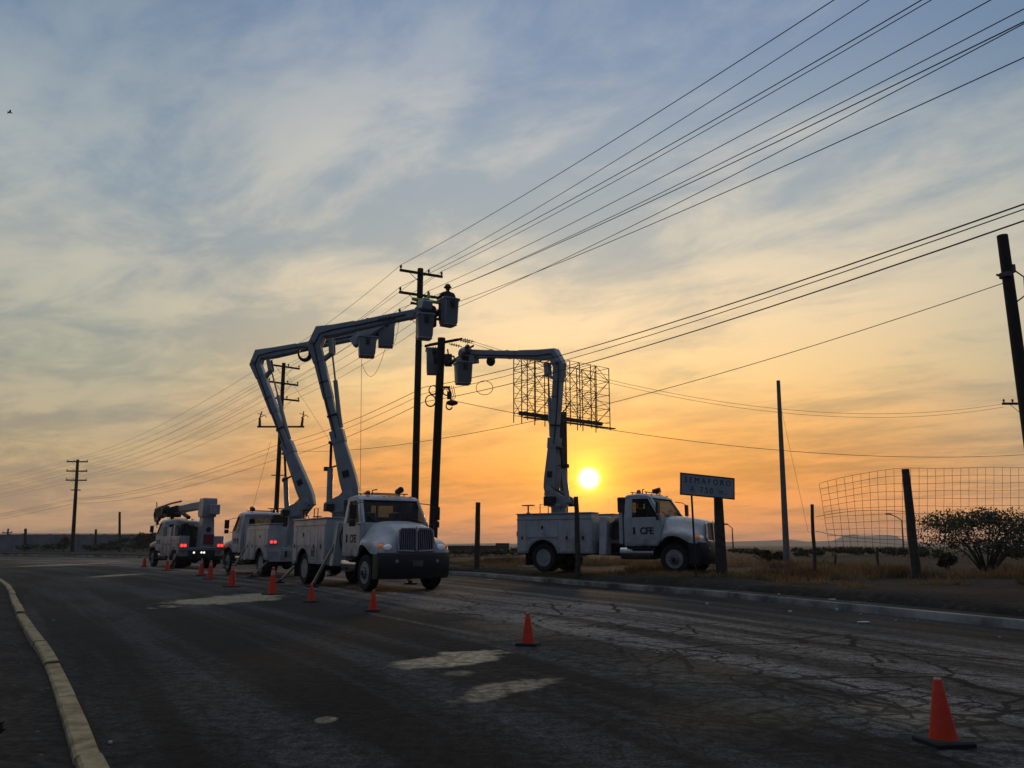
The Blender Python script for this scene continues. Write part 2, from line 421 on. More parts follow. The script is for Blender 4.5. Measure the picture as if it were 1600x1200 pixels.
    b.inputs['Roughness'].default_value = .88; b.inputs['Specular IOR Level'].default_value = .13
    h = q.m('SUBTRACT', q.m('ADD', q.m('MULTIPLY', fine, .5), q.m('MULTIPLY', grit, .5)), q.m('MULTIPLY', ck, 1.5))
    bn = q.new('ShaderNodeBump'); bn.inputs['Strength'].default_value = .55; bn.inputs['Distance'].default_value = .012
    q.put(bn.inputs['Height'], h); q.l.new(bn.outputs[0], b.inputs['Normal'])
    return m_
PATCHES = [(612, 800, 1018, 1042, .95, 9), (706, 880, 1064, 1088, .60, 13), (282, 435, 927, 947, .75, 3), (1330, 1560, 1092, 1150, .38), (70, 130, 879, 886, .8),
           (160, 205, 896, 902, .7), (490, 530, 1119, 1131, .6), (700, 960, 962, 1000, .22), (950, 1230, 1015, 1080, .12), (690, 740, 1048, 1056, .5), (60, 300, 868, 884, .3),
           (1000, 1350, 1085, 1150, .10)]

def dirt_mat(name, a, b_, sc, bump=.6, pebble=True):
    m_ = bpy.data.materials.new(name); m_.use_nodes = True
    q = NT(m_.node_tree); b = q.n['Principled BSDF']; pos = q.new('ShaderNodeTexCoord').outputs['Object']
    n1 = q.noise(pos, sc, 6, .65).outputs[0]; n2 = q.noise(pos, sc*14, 5, .7).outputs[0]
    col = q.mix(q.mr(n1, .32, .68), (*a, 1), (*b_, 1))
    g_ = q.m('ADD', .45, q.m('MULTIPLY', q.mr(n2, .28, .72), 1.1)); col = q.mix(1.0, col, q.comb(g_, g_, g_), 'MULTIPLY')
    if pebble:
        vn = q.new('ShaderNodeTexVoronoi'); q.put(vn.inputs['Vector'], pos); vn.inputs['Scale'].default_value = 11
        pk = q.m('MULTIPLY', q.mr(vn.outputs['Distance'], .2, .12), q.mr(q.sep(vn.outputs['Color'])[0], .86, .9))
        col = q.mix(pk, col, (.15, .14, .125, 1))
    q.put(b.inputs['Base Color'], col); b.inputs['Roughness'].default_value = .95; b.inputs['Specular IOR Level'].default_value = .1
    bn = q.new('ShaderNodeBump'); bn.inputs['Strength'].default_value = bump; bn.inputs['Distance'].default_value = .05
    q.put(bn.inputs['Height'], q.m('ADD', n1, q.m('MULTIPLY', n2, .6))); q.l.new(bn.outputs[0], b.inputs['Normal'])
    return m_
DIRT = dirt_mat('dry_dirt', (.016, .014, .012), (.034, .029, .023), .45)
FIELD = dirt_mat('dry_field', (.055, .042, .022), (.12, .08, .036), .08, pebble=False)
MEDIAN = dirt_mat('median_soil', (.022, .020, .018), (.045, .040, .034), .9)
WALK = dirt_mat('worn_pavement', (.022, .020, .018), (.085, .078, .066), .28)

# ------------------------------------------------------------------ ground, road, kerbs, verge
b = MB(); n = 40; xs = [-6000+12000*i/n for i in range(n+1)]
b.add([(-1890, -300, -.12), (1890, -300, -.12), (1890, 2950, -.12), (-1890, 2950, -.12)], [(0, 1, 2, 3)])
tag(b.build('ground', FIELD, smooth=0), kind='structure')
NV = 14
secs = []
for l, r in zip(LS, RS):
    secs.append([l.lerp(r, j/NV)+V((0, 0, .05*math.sin(math.pi*j/NV)*0)) for j in range(NV+1)])
b = MB(); b.loft(secs, closed=False); road = b.build('road', road_mat(), smooth=0)
uvl = road.data.uv_layers.new(name='UVMap'); dist = [0]
for i in range(1, len(RS)): dist.append(dist[-1]+((RS[i]+LS[i])/2-(RS[i-1]+LS[i-1])/2).length)
for lp in road.data.loops:
    vi = lp.vertex_index; uvl.data[lp.index].uv = (dist[vi//(NV+1)], (vi % (NV+1))/NV)
tag(road, kind='structure')
strip(RS, [(-.01, -.1), (0, .12), (.012, .135), (.15, .135), (.16, -.1)], 'right_kerb', KERBR, smooth=40)
strip(RS, [(.15, .10), (.16, .128), (.55, .132), (.75, .135), (.8, .05)], 'pavement', WALK, smooth=60)
strip(RS, [(.62, .09), (.72, .17), (1.0, .27), (3.0, .30), (7, .31), (12, .30), (25, .28), (60, .27), (130, .25), (150, -.14)], 'roadside_verge', DIRT, wob=.05)
# left kerb with a gap, and the median behind it
i0 = min(range(len(LS)), key=lambda i: abs(LS[i].y-13.55))
def kerb_piece(line, name):
    return strip(line, [(.012, -.05), (0, .135), (-.012, .15), (-.19, .15), (-.205, .135), (-.21, -.05)], name, KERBY, smooth=40)
def resample(line, step=.9):
    out = [line[0]]; acc = 0
    for i in range(1, len(line)):
        a, c_ = line[i-1], line[i]; L = (c_-a).length; d = step-acc
        while d <= L: out.append(a.lerp(c_, d/L)); d += step
        acc = L-(d-step)
    return out
LL = resample(LS, 1.0)
j0 = min(range(len(LL)), key=lambda i: (LL[i]-V((-8.15, 13.6, 0))).length)
seg = []; jj = 0
# cast in short lengths with open joints
lens = [6]*60; pos_ = 0; jlist = []
while pos_ < len(LL)-7:
    a = pos_; e = min(pos_+2, len(LL)-1)
    if a < j0 < e: e = j0
    jlist.append((a, e)); pos_ = e
kb = MB()
for a, e in jlist:
    if LL[a].y > 95 or e <= a: continue
    ln_ = LL[a:e+1]
    if len(ln_) < 2: continue
    dirn = (ln_[-1]-ln_[-2]).normalized()
    gap_ = .45 if e == j0 else .03
    ln_ = ln_[:-1]+[ln_[-1]-dirn*gap_]
    pr = [(.012, -.05), (0, .135), (-.012, .15), (-.115, .15), (-.13, .135), (-.135, -.05)]
    dz = rnd.uniform(-.016, .008); do = rnd.uniform(-.014, .014)
    rows = [offs(ln_, d+do) for d, z in pr]
    kb.loft([[(rows[j][i].x, rows[j][i].y, pr[j][1]+dz) for j in range(len(pr))] for i in range(len(ln_))])
tag(kb.build('left_kerb', KERBY, smooth=40), kind='structure')
strip(LS, [(-.10, -.1), (-.115, .085), (-.5, .10), (-2.2, .11), (-4.5, .08), (-5.5, -.13)], 'median', MEDIAN, wob=.03)

# ------------------------------------------------------------------ trucks
CACHE = {}
def cpart(key, name, parent, fn, m_, **kw):
    if key in CACHE:
        src = CACHE[key]; o = bpy.data.objects.new(name, src.data); COL.objects.link(o); o.parent = parent
        for md in src.modifiers:
            n_ = o.modifiers.new(md.name, md.type)
            for a in ('width', 'segments', 'limit_method', 'angle_limit', 'levels', 'render_levels'):
                if hasattr(md, a): setattr(n_, a, getattr(md, a))
        return o
    b_ = MB(); fn(b_); o = b_.build(name, m_, parent, **kw); CACHE[key] = o; return o

WB = 5.1
RX = lambda s: Matrix.Rotation(R(90)*s, 4, 'X')
def wheel(root, x, y, side, dual):
    s = 1 if side > 0 else -1
    def tyre(b_):
        pr = [(.30, -.11), (.40, -.135), (.47, -.13), (.495, -.10), (.50, -.05), (.50, .05), (.495, .10), (.47, .13), (.40, .135), (.30, .11)]
        for dy in ((0, -.33) if dual else (0,)):
            b_.lathe(pr, 36, Matrix.Translation((0, dy*s, 0)) @ RX(-1), closed=True)
            for k_ in range(36):
                a = 2*math.pi*k_/36
                b_.cbox((.499, 0, .045), (.02, .05, .07), Matrix.Translation((0, dy*s, 0)) @ RX(-1) @ Matrix.Rotation(a, 4, 'Z'))
                b_.cbox((.499, 0, -.045), (.02, .05, .07), Matrix.Translation((0, dy*s, 0)) @ RX(-1) @ Matrix.Rotation(a+.08, 4, 'Z'))
    def rim(b_):
        if dual: pr = [(.31, .12), (.285, .11), (.27, .0), (.26, -.08), (.17, -.10), (.12, -.04), (.11, .06), (.0, .07)]
        else: pr = [(.31, .125), (.29, .12), (.27, .05), (.24, .10), (.18, .135), (.125, .14), (.11, .19), (.06, .20), (0.0, .20)]
        M = RX(-1) if s > 0 else RX(1)
        b_.lathe(pr, 28, M)
        for k_ in range(10):
            a = 2*math.pi*k_/10
            b_.lathe([(.017, pr[-3][1]-.08), (.017, pr[-4][1]+.04), (0, pr[-4][1]+.04)], 6, M @ Matrix.Translation((.15*math.cos(a), .15*math.sin(a), 0)))
    def hub(b_):
        M = RX(-1) if s > 0 else RX(1)
        if dual: b_.lathe([(.11, -.04), (.105, .08), (.07, .10), (0, .10)], 16, M)
        else:
            b_.lathe([(.09, .13), (.085, .215), (.05, .23), (0, .23)], 16, M)
            for k_ in range(10):
                a = 2*math.pi*k_/10+.3
                b_.lathe([(.02, .11), (.02, .165), (0, .17)], 6, M @ Matrix.Translation((.155*math.cos(a), .155*math.sin(a), 0)))
    t = cpart(('tyre', s, dual), 'wheel', root, tyre, RUBBER, smooth=40); t.location = (x, y*s, .5)
    r_ = cpart(('rim', s, dual), 'rim', t, rim, RIM, smooth=35)
    h_ = cpart(('hub', s, dual), 'hub', t, hub, STEELD, smooth=35)
    return t

# hood half sections: (y,z) from the centre line to the wing edge
def arch(x):
    d = abs(x-WB); return .56+math.sqrt(max(.72**2-d*d, .09))
HOOD = [
 (4.66, [(0,1.95),(.45,1.935),(.76,1.86),(.88,1.66),(.97,1.46),(1.03,1.38),(1.07,1.24),(1.07,arch(4.66))]),
 (4.85, [(0,1.925),(.44,1.91),(.73,1.83),(.84,1.61),(.97,1.455),(1.09,1.39),(1.14,1.29),(1.14,arch(4.85))]),
 (5.10, [(0,1.885),(.42,1.87),(.68,1.79),(.78,1.56),(.96,1.435),(1.12,1.375),(1.17,1.28),(1.17,arch(5.1))]),
 (5.40, [(0,1.83),(.39,1.815),(.62,1.73),(.72,1.50),(.94,1.39),(1.12,1.34),(1.17,1.24),(1.17,arch(5.4))]),
 (5.66, [(0,1.77),(.37,1.755),(.58,1.68),(.67,1.42),(.90,1.31),(1.08,1.27),(1.14,1.16),(1.15,arch(5.66))]),
 (5.82, [(0,1.72),(.36,1.71),(.56,1.62),(.65,1.34),(.86,1.23),(1.03,1.19),(1.11,1.10),(1.12,.92)]),
 (5.95, [(0,1.66),(.36,1.65),(.55,1.56),(.64,1.24),(.80,1.12),(.96,1.08),(1.04,1.01),(1.05,.90)]),
 (6.02, [(0,1.60),(.35,1.59),(.53,1.50),(.61,1.16),(.72,1.03),(.86,1.00),(.94,.96),(.96,.90)])]
# the whole bonnet sits high on its chassis
HOOD = [(x, [(y*1.05, (z+.02+.09*(x-4.66)/1.36) if i < len(h)-1 or x > 5.8 else z) for i, (y, z) in enumerate(h)]) for x, h in HOOD]

def chassis_cab(root, digger=False):
    def rails(b_):
        for s in (1, -1):
            b_.box((-1.15, s*.43-.04, .78), (6.0, s*.43+.04, 1.02))
        for x in (-1, .2, 1.5, 2.6, 3.8, 5.2): b_.box((x-.05, -.40, .82), (x+.05, .40, .98))
        b_.tube([(0, -.95, .5), (0, .95, .5)], .09, 10); b_.ball((0, 0, .5), (.24, .22, .24))
        b_.tube([(WB, -.95, .48), (WB, .95, .48)], .07, 10)
        b_.tube([(.1, 0, .55), (3.9, 0, .85)], .05, 8)
        b_.box((3.9, -.36, .55), (5.5, .36, 1.3))
        b_.tube([(3.3, -.55, .62), (2.2, -.55, .66), (.9, -.6, .7)], .06, 8)
    cpart('rails', 'chassis', root, rails, STEELD, smooth=40)
    # ---- cab
    def cab(b_):
        b_.prism([(3.28, .92), (4.50, .92), (4.66, 1.15), (4.69, 1.90), (3.28, 1.90)], 'y', -1.0, 1.0)
        # rear corner panels and rear wall round its window
        def up(x, y, z):      # tumblehome: cab narrows to the roof
            t = max(0, (z-1.90)/.70); return (x, y*(1-.11*t), z)
        for s in (1, -1):
            b_.loft([[up(3.28, s*1.0, 1.88), up(3.56, s*1.0, 1.88), up(3.56, s*.93, 1.88), up(3.28, s*.72, 1.88)],
                     [up(3.30, s*1.0, 2.60), up(3.52, s*1.0, 2.60), up(3.52, s*.93, 2.60), up(3.30, s*.72, 2.60)]])
            # A pillar
            b_.loft([[(4.64, s*.99, 1.88), (4.72, s*.97, 1.88), (4.72, s*.89, 1.88), (4.64, s*.91, 1.88)],
                     [(4.19, s*.89, 2.60), (4.27, s*.87, 2.60), (4.27, s*.80, 2.60), (4.19, s*.82, 2.60)]])
        b_.box((3.282, -.75, 1.88), (3.34, .75, 2.02)); b_.box((3.30, -.70, 2.46), (3.36, .70, 2.60))
        b_.box((3.286, -.04, 2.0), (3.33, .04, 2.48))
    cb = cpart('cab', 'cab', root, cab, WHITE, smooth=40, bevel=.025); cb.scale = (1, 1.085, 1)
    def roof(b_):
        prof = [(3.26, 2.575), (3.26, 2.63), (3.36, 2.70), (3.75, 2.735), (4.12, 2.70), (4.28, 2.625), (4.30, 2.575)]
        secs_ = []
        for y, dz in ((-.90, -.05), (-.84, -.005), (-.5, .02), (0, .03), (.5, .02), (.84, -.005), (.90, -.05)):
            secs_.append([(x, y, z+(dz if z > 2.6 else 0)) for x, z in prof])
        b_.loft(secs_)
    cpart('roof', 'roof', cb, roof, WHITE, smooth=50)
    def inter(b_):
        b_.box((4.30, -.88, 1.80), (4.62, .88, 1.93))
        for y in (.48, -.48):
            b_.box((3.72, y-.25, 1.55), (4.15, y+.25, 1.70)); b_.box((3.62, y-.24, 1.65), (3.78, y+.24, 2.22)); b_.box((3.64, y-.13, 2.24), (3.74, y+.13, 2.44))
        M = Matrix.Translation((4.28, .48, 2.02)) @ Matrix.Rotation(R(-58), 4, 'Y')
        b_.lathe([(.20, -.015), (.215, 0), (.20, .015), (.185, 0)], 22, M, closed=True)
        b_.tube([(4.28, .48, 2.0), (4.5, .48, 1.85)], .03, 6); b_.cbox((0, 0, -.01), (.40, .03, .02), M); b_.cbox((0, 0, -.01), (.03, .40, .02), M)
    cpart('inter', 'cab_interior', cb, inter, SEAT, smooth=40, bevel=.03)
    cpart('ws', 'windshield', cb, lambda b_: b_.loft([[(4.685, -.90, 1.90), (4.66, -.90, 1.90), (4.66, .90, 1.90), (4.685, .90, 1.90)], [(4.245, -.81, 2.585), (4.22, -.81, 2.585), (4.22, .81, 2.585), (4.245, .81, 2.585)]]), GLASS, smooth=0)
    cpart('rw', 'rear_window', cb, lambda b_: b_.box((3.305, -.70, 2.01), (3.318, .70, 2.47)), GLASS, smooth=0)
    for i, w_ in enumerate(([(4.72, .2, 1.93), (4.60, -.1, 2.10)], [(4.72, .75, 1.93), (4.60, .35, 2.12)], [(4.72, -.55, 1.93), (4.60, -.78, 2.10)])):
        if i != 0: cpart(('wip', i), 'wiper', cb, lambda b_, w_=w_: b_.tube(w_, .013, 5), BLACK)
    for s in (1, -1):
        def door(b_, s=s):
            b_.loft([[(3.58, s*1.0, .98), (4.48, s*1.0, .98), (4.62, s*1.0, 1.18), (4.64, s*1.0, 1.89), (3.58, s*1.0, 1.89)],
                     [(3.58, s*1.014, .98), (4.48, s*1.014, .98), (4.62, s*1.014, 1.18), (4.64, s*1.014, 1.89), (3.58, s*1.014, 1.89)]])
            # window frame
            for a, c_ in (((3.58, 1.0, 1.88), (3.55, .90, 2.58)), ((4.60, 1.0, 1.88), (4.17, .90, 2.58)), ((3.55, .90, 2.56), (4.17, .90, 2.56))):
                b_.beam([(a[0], s*a[1], a[2]), (c_[0], s*c_[1], c_[2])], [.05, .05], [.045, .045], (0, 1, .1))
        d = cpart(('door', s), 'door', cb, door, WHITE, smooth=40, bevel=.008)
        cpart(('dw', s), 'side_window', d, lambda b_, s=s: b_.loft([[(3.60, s*.985, 1.89), (4.58, s*.985, 1.89), (4.17, s*.895, 2.56), (3.58, s*.895, 2.56)], [(3.60, s*.975, 1.89), (4.58, s*.975, 1.89), (4.17, s*.885, 2.56), (3.58, s*.885, 2.56)]]), GLASS, smooth=0)
        cpart(('dh', s), 'handle', d, lambda b_, s=s: (b_.cbox((3.67, s*1.022, 1.45), (.075, .02, .24)), b_.cbox((3.67, s*1.036, 1.50), (.05, .02, .03))), BLACK, bevel=.008)
        M = frame((4.14, s*1.0165, 1.43), (s*-1.0, 0, 0) if s > 0 else (1, 0, 0), (0, 0, 1))
        if ('cfe', s) in CACHE:
            o = bpy.data.objects.new('door_lettering', CACHE[('cfe', s)]); COL.objects.link(o); o.parent = d
        else:
            o = text_mesh('CFE', .31, INK, 'door_lettering', d, M, .003, .95, .010); CACHE[('cfe', s)] = o.data
        def mir(b_, s=s):
            b_.tube([(4.42, s*.90, 2.50), (4.62, s*1.12, 2.47), (4.70, s*1.32, 2.38), (4.70, s*1.33, 1.88), (4.62, s*1.0, 1.80)], .016, 6)
            b_.box((4.64, s*1.36-.10, 2.0), (4.72, s*1.36+.10, 2.40)); b_.box((4.64, s*1.36-.09, 1.78), (4.72, s*1.36+.09, 1.96))
        cpart(('mir', s), 'mirror', root, mir, BLACK, smooth=40, bevel=.02)
        def hl(b_, s=s):
            M = Matrix.Translation((5.955, s*.77, 1.075)) @ Matrix.Rotation(R(-20*s), 4, 'Z')
            b_.ball((0, 0, 0), (.085, .16, .085), M)
        h = cpart(('hl', s), 'headlight', root, hl, CLEAR, smooth=60); h.location = (.005, .035*s, .125)
        cpart(('ind', s), 'turn_signal', h, lambda b_, s=s: b_.ball((5.875, s*.965, 1.085), (.10, .10, .07)), AMBER, smooth=60)
        # step, tank
        cpart(('tank', s), 'fuel_tank', root, lambda b_, s=s: b_.tube([(3.05, s*.80, .70), (3.07, s*.80, .70), (4.33, s*.80, .70), (4.35, s*.80, .70)], [.20, .235, .235, .20], 20), CHROME, smooth=40)
        cpart(('step', s), 'step', root, lambda b_, s=s: (b_.box((3.45, s*1.06-.10, .50), (4.25, s*1.06+.06, .54)), b_.box((3.5, s*1.06-.10, .82), (4.3, s*1.06+.04, .86)), b_.box((3.46, s*1.0-.02, .5), (3.50, s*1.0+.02, .95)), b_.box((4.2, s*1.0-.02, .5), (4.24, s*1.0+.02, .95)),
              b_.tube([(3.5, s*1.02, .70), (3.5, s*.58, .70)], .02, 6)), STEELD, bevel=.006)
        cpart(('flap', s), 'mud_flap', root, lambda b_, s=s: b_.box((-.72, s*.92-.28, .22), (-.70, s*.92+.28, .75)), RUBBER)
    # ---- hood with wings
    def hood(b_):
        secs_ = []
        for x, h in HOOD: secs_.append([(x, y, z) for y, z in reversed(h)]+[(x, -y, z) for y, z in h[1:]])
        b_.loft(secs_, closed=False)
        x, h = HOOD[-1]; n0 = len(h)
        # nose under the wing line
        b_.loft([[(x, y, z) for y, z in h], [(x+.03, y*.98, min(z, .93)-.03) for y, z in h]], closed=False)
        b_.loft([[(x, -y, z) for y, z in h], [(x+.03, -y*.98, min(z, .93)-.03) for y, z in h]], closed=False)
        x, h = HOOD[0]
        b_.loft([[(x, y, z) for y, z in reversed(h)]+[(x, -y, z) for y, z in h[1:]], [(x, y*.96, max(.95, z-.25)) for y, z in reversed(h)]+[(x, -y*.96, max(.95, z-.25)) for y, z in h[1:]]], closed=False)
    cpart('hood', 'hood', root, hood, WHITE, smooth=45, subd=1, weld=True)
    # wheel wells, dark
    cpart('well', 'wheel_well', root, lambda b_: [b_.loft([[(WB+.69*math.cos(a), s*y, .5+.69*math.sin(a)) for a in [math.pi*i/14 for i in range(15)]] for y in (.55, 1.12)], closed=False) for s in (1, -1)], BLACK, smooth=60)
    def grill(b_):
        pts = [(.50, 1.55), (.545, 1.30), (.50, .98)]
        for s in (1, -1):
            b_.beam([(6.05, s*.05, 1.605), (6.035, s*.44, 1.60), (6.035, s*.525, 1.54), (6.055, s*.56, 1.18), (6.075, s*.54, 1.0), (6.08, s*.05, .98)], [.05]*6, [.05]*6, (1, 0, 0))
        b_.beam([(6.075, 0, 1.62), (6.10, 0, .98)], [.04, .04], [.05, .05], (0, 1, 0))
    g_ = cpart('grill', 'grille', root, grill, CHROME, smooth=40); g_.location = (.01, 0, .11)
    cpart('grillb', 'grille_backing', g_, lambda b_: b_.loft([[(6.035, -.5, 1.58), (6.035, .5, 1.58), (6.0, .5, 1.58), (6.0, -.5, 1.58)], [(6.06, -.54, .99), (6.06, .54, .99), (6.0, .54, .99), (6.0, -.54, .99)]]), BLACK, smooth=0)
    cpart('bars', 'grille_bars', g_, lambda b_: [b_.beam([(6.047, y*.92, 1.58), (6.075, y, 1.0)], [.022, .022], [.018, .018], (0, 1, 0)) for y in [-.52+.0693*i for i in range(16)] if abs(y) > .03], STEEL, smooth=40)
    cpart('emblem', 'emblem', g_, lambda b_: [b_.tube([(6.085, 0, 1.66), (6.085, s*.045, 1.575), (6.09, s*.02, 1.53)], .014, 6) for s in (1, -1)], CHROME)
    # ---- bumper
    def bump(b_):
        pl = [(5.70, -1.13), (5.98, -1.10), (6.13, -.85), (6.18, -.4), (6.18, .4), (6.13, .85), (5.98, 1.10), (5.70, 1.13)]
        inn = [(x-.12, y*.94) for x, y in pl]
        zs = [(.28, -.06), (.46, .02), (.94, .03), (.99, 0)]
        ring = pl+inn[::-1]
        b_.loft([[(x+(dx if x > 5.9 else 0), y, z) for x, y in ring] for z, dx in zs])
        b_.box((5.9, -.5, .42), (6.05, .5, .52))
    bu = cpart('bumper', 'bumper', root, bump, BLACK, smooth=40); bu.location = (0, 0, .06)
    cpart('plate', 'licence_plate', bu, lambda b_: b_.box((6.205, -.16, .62), (6.215, .16, .78)), GALV)
    for y in (.62, -.62):
        o = cpart('fog', 'fog_light', bu, lambda b_: b_.lathe([(.055, 0), (.05, .03), (0, .04)], 14, Matrix.Rotation(R(90), 4, 'Y')), FOGL); o.location = (6.165, y, .76)
    # marker lamps on the roof
    for i, y in enumerate((-.7, -.18, 0, .18, .7)):
        o = cpart('mark', 'marker_lamp', root, lambda b_: b_.ball((0, 0, 0), (.035, .055, .025)), AMBER); o.location = (4.20, y, 2.70)
    def rack(b_):
        for x in (3.42, 3.95): b_.tube([(x, -.72, 2.80), (x, .72, 2.80)], .018, 6); b_.tube([(x, -.6, 2.70), (x, -.6, 2.80)], .018, 6); b_.tube([(x, .6, 2.70), (x, .6, 2.80)], .018, 6)
        b_.tube([(3.70, -.35, 2.72), (3.70, -.35, 2.90), (3.70, -.2, 2.93)], .02, 6)
        b_.lathe([(.08, -.14), (.10, .14), (0, .14)], 12, Matrix.Translation((3.9, .45, 2.90)) @ Matrix.Rotation(R(80), 4, 'Y'))
        b_.tube([(3.9, .45, 2.72), (3.9, .45, 2.86)], .02, 6)
    cpart('rack', 'roof_bar', root, rack, STEELD, smooth=40)
    bc = cpart('beacon', 'beacon', root, lambda b_: (b_.lathe([(.085, 0), (.08, .02), (.075, .12), (.04, .155), (0, .16)], 16)), AMBERD, smooth=40); bc.location = (3.60, -.45, 2.74)
    if digger:
        bc.data = bc.data.copy(); bc.data.materials[0] = YELB
    for s in (1, -1):
        wheel(root, WB, .98, s, False); wheel(root, 0, .98, s, True)

def service_body(root, deployed=True):
    # body side with a wheel arch cut out, one part per side
    def outline():
        p = [(-1.12, .66), (-.74, .66)]
        p += [(.66*math.cos(a), .5+.66*math.sin(a)) for a in [math.pi-math.pi*i/16 for i in range(17)] if .5+.66*math.sin(a) > .66]
        p += [(.74, .66), (2.05, .66), (2.05, 2.08), (-1.12, 2.08)]
        return p
    sb = cpart('deck', 'service_body', root, lambda b_: (b_.box((-1.10, -.62, 1.02), (3.12, .62, 1.18)), b_.box((1.98, -.62, 1.10), (2.04, .62, 2.0)), b_.box((3.02, -.95, 1.0), (3.16, .95, 2.12))), WHITE, bevel=.01)
    for s in (1, -1):
        side = cpart(('side', s), 'side_box', sb, lambda b_, s=s: b_.prism(outline(), 'y', s*.62, s*1.16) if s > 0 else b_.prism(outline(), 'y', -1.16, -.62), WHITE, smooth=30, bevel=.012)
        cpart(('lid', s), 'top_lid', side, lambda b_, s=s: b_.box((-1.15, s*.90-.30, 2.083), (2.08, s*.90+.30, 2.125)), GREYP, bevel=.012)
        for i, (x0, x1, z0, z1) in enumerate(((-1.06, -.70, .72, 1.86), (-.66, .66, 1.24, 1.86), (.70, 1.36, .72, 1.86), (1.40, 2.0, .72, 1.86))):
            d = cpart(('cd', s, i), 'compartment_door', side, lambda b_, s=s, x0=x0, x1=x1, z0=z0, z1=z1: b_.box((x0, min(s*1.163, s*1.178), z0), (x1, max(s*1.163, s*1.178), z1)), WHITE, bevel=.006)
            hx, hz_ = (x0+x1)/2, (1.60 if i == 1 else 1.22)
            cpart(('cdh', s, i), 'latch', d, lambda b_, s=s, hx=hx, hz_=hz_: b_.lathe([(.055, 0), (.05, .018), (.03, .02), (0, .02)], 12, Matrix.Translation((hx, s*1.178, hz_)) @ (RX(-1) if s > 0 else RX(1)) @ Matrix.Diagonal((.8, 1.25, 1, 1))), BLACK)
        # wheel arch trim
        cpart(('trim', s), 'arch_trim', side, lambda b_, s=s: (b_.beam([(.69*math.cos(a), s*1.165, .5+.69*math.sin(a)) for a in [R(14)+(math.pi-R(28))*i/16 for i in range(17)]], [.05]*17, [.075]*17, (0, 1, 0)),
               b_.prism([(-.66, 1.08), (-.66, 1.22), (-.50, 1.22)], 'y', s*1.15-.012*1, s*1.15+.022) , b_.prism([(.66, 1.08), (.66, 1.22), (.50, 1.22)], 'y', s*1.15-.012, s*1.15+.022)), GREYP, smooth=40)
        cpart(('tread', s), 'splash_panel', side, lambda b_, s=s: b_.loft([[(.64*math.cos(a), s*y, .5+.64*math.sin(a)) for a in [math.pi*i/14 for i in range(15)]] for y in (.6, 1.14)], closed=False), BLACK, smooth=60)
        cpart(('rail', s), 'drip_rail', side, lambda b_, s=s: b_.box((-1.13, s*1.175-.012, 1.885), (2.05, s*1.175+.012, 1.91)), GREYP)
        text_key = ('num', s)
        M = frame((1.70, s*1.1815, .90), (s*-1.0, 0, 0) if s > 0 else (1, 0, 0), (0, 0, 1))
        # tail lamps at the rear corner
        tl = cpart(('tl', s), 'tail_light', root, lambda b_, s=s: [b_.lathe([(.062, 0), (.055, .025), (0, .035)], 14, Matrix.Translation((-1.165, s*(.98+dy), 1.38)) @ Matrix.Rotation(R(-90), 4, 'Y')) for dy in (-.075, .075)], REDL)
        cpart(('tlb', s), 'lamp_box', tl, lambda b_, s=s: b_.box((-1.16, s*.98-.16, 1.29), (-1.10, s*.98+.16, 1.47)), GREYP)
        # extended outrigger leg
        def leg(b_, s=s, x=2.42):
            b_.beam([(x, s*.85, 1.55), (x, s*1.62, .10)], [.085, .085], [.085, .085], (1, 0, 0))
        def legr(b_, s=s, x=-.86):
            b_.beam([(x, s*.95, .72), (x, s*1.62, .07)], [.07, .07], [.07, .07], (1, 0, 0))
        for kk, fn, x in ((('f', leg, 2.42), ('r', legr, -.86)) if deployed else ()):
            o = cpart(('og', kk, s), 'outrigger', root, fn, STEELY, smooth=40)
            cpart(('ogp', kk, s), 'foot_pad', o, lambda b_, s=s, x=x: (b_.cbox((x, s*1.66, .03), (.34, .30, .05)), b_.tube([(x-.06, s*1.64, .08), (x+.06, s*1.64, .08)], .05, 10)), STEELD)
        cpart(('ogh', s), 'outrigger_housing', root, lambda b_, s=s: b_.loft([[(2.28, s*.66, .62), (2.56, s*.66, .62), (2.56, s*1.10, .62), (2.28, s*1.10, .62)], [(2.28, s*.5, 1.95), (2.56, s*.5, 1.95), (2.56, s*.96, 1.95), (2.28, s*.96, 1.95)]]), WHITE, bevel=.015)
    # rear: bumper, step, hooks, tool clutter
    cpart('rearb', 'rear_panel', root, lambda b_: (b_.box((-1.13, -.62, .62), (-1.09, .62, 1.02)), b_.box((-1.30, -1.1, .60), (-1.13, 1.1, .66)), b_.box((-1.132, .72, .66), (-1.12, 1.12, 1.0))), GREYP, bevel=.01)
    cpart('hitch', 'tow_hitch', root, lambda b_: (b_.box((-1.42, -.06, .66), (-1.15, .06, .76)), b_.tube([(-1.42, 0, .72), (-1.50, 0, .72), (-1.50, 0, .80)], .03, 8)), STEELD)
    cpart('vise', 'vise_stand', root, lambda b_: (b_.tube([(-.75, -.95, 2.12), (-.75, -.95, 2.42)], .03, 8), b_.box((-.98, -1.06, 2.42), (-.52, -.84, 2.455)), b_.lathe([(.12, 0), (.05, .05), (0, .05)], 10, Matrix.Translation((-.75, -.95, 2.12)))), STEELD)
    cpart('rails2', 'grab_rail', root, lambda b_: [b_.tube([(x, -.72, 2.12), (x, -.72, 2.48), (x+.36, -.72, 2.48), (x+.36, -.72, 2.12)], .018, 6) for x in (-.36,)], STEELD)
    cpart('gear', 'cable_reel', root, lambda b_: (b_.lathe([(.30, -.12), (.30, -.09), (.18, -.09), (.18, .09), (.30, .09), (.30, .12), (0, .12)], 18, Matrix.Translation((2.4, .0, 1.52)) @ RX(1)), b_.box((2.2, -.35, 1.18), (2.65, .35, 1.24)), b_.box((2.62, -.8, 1.2), (2.98, -.2, 1.75))), RUST, smooth=40)
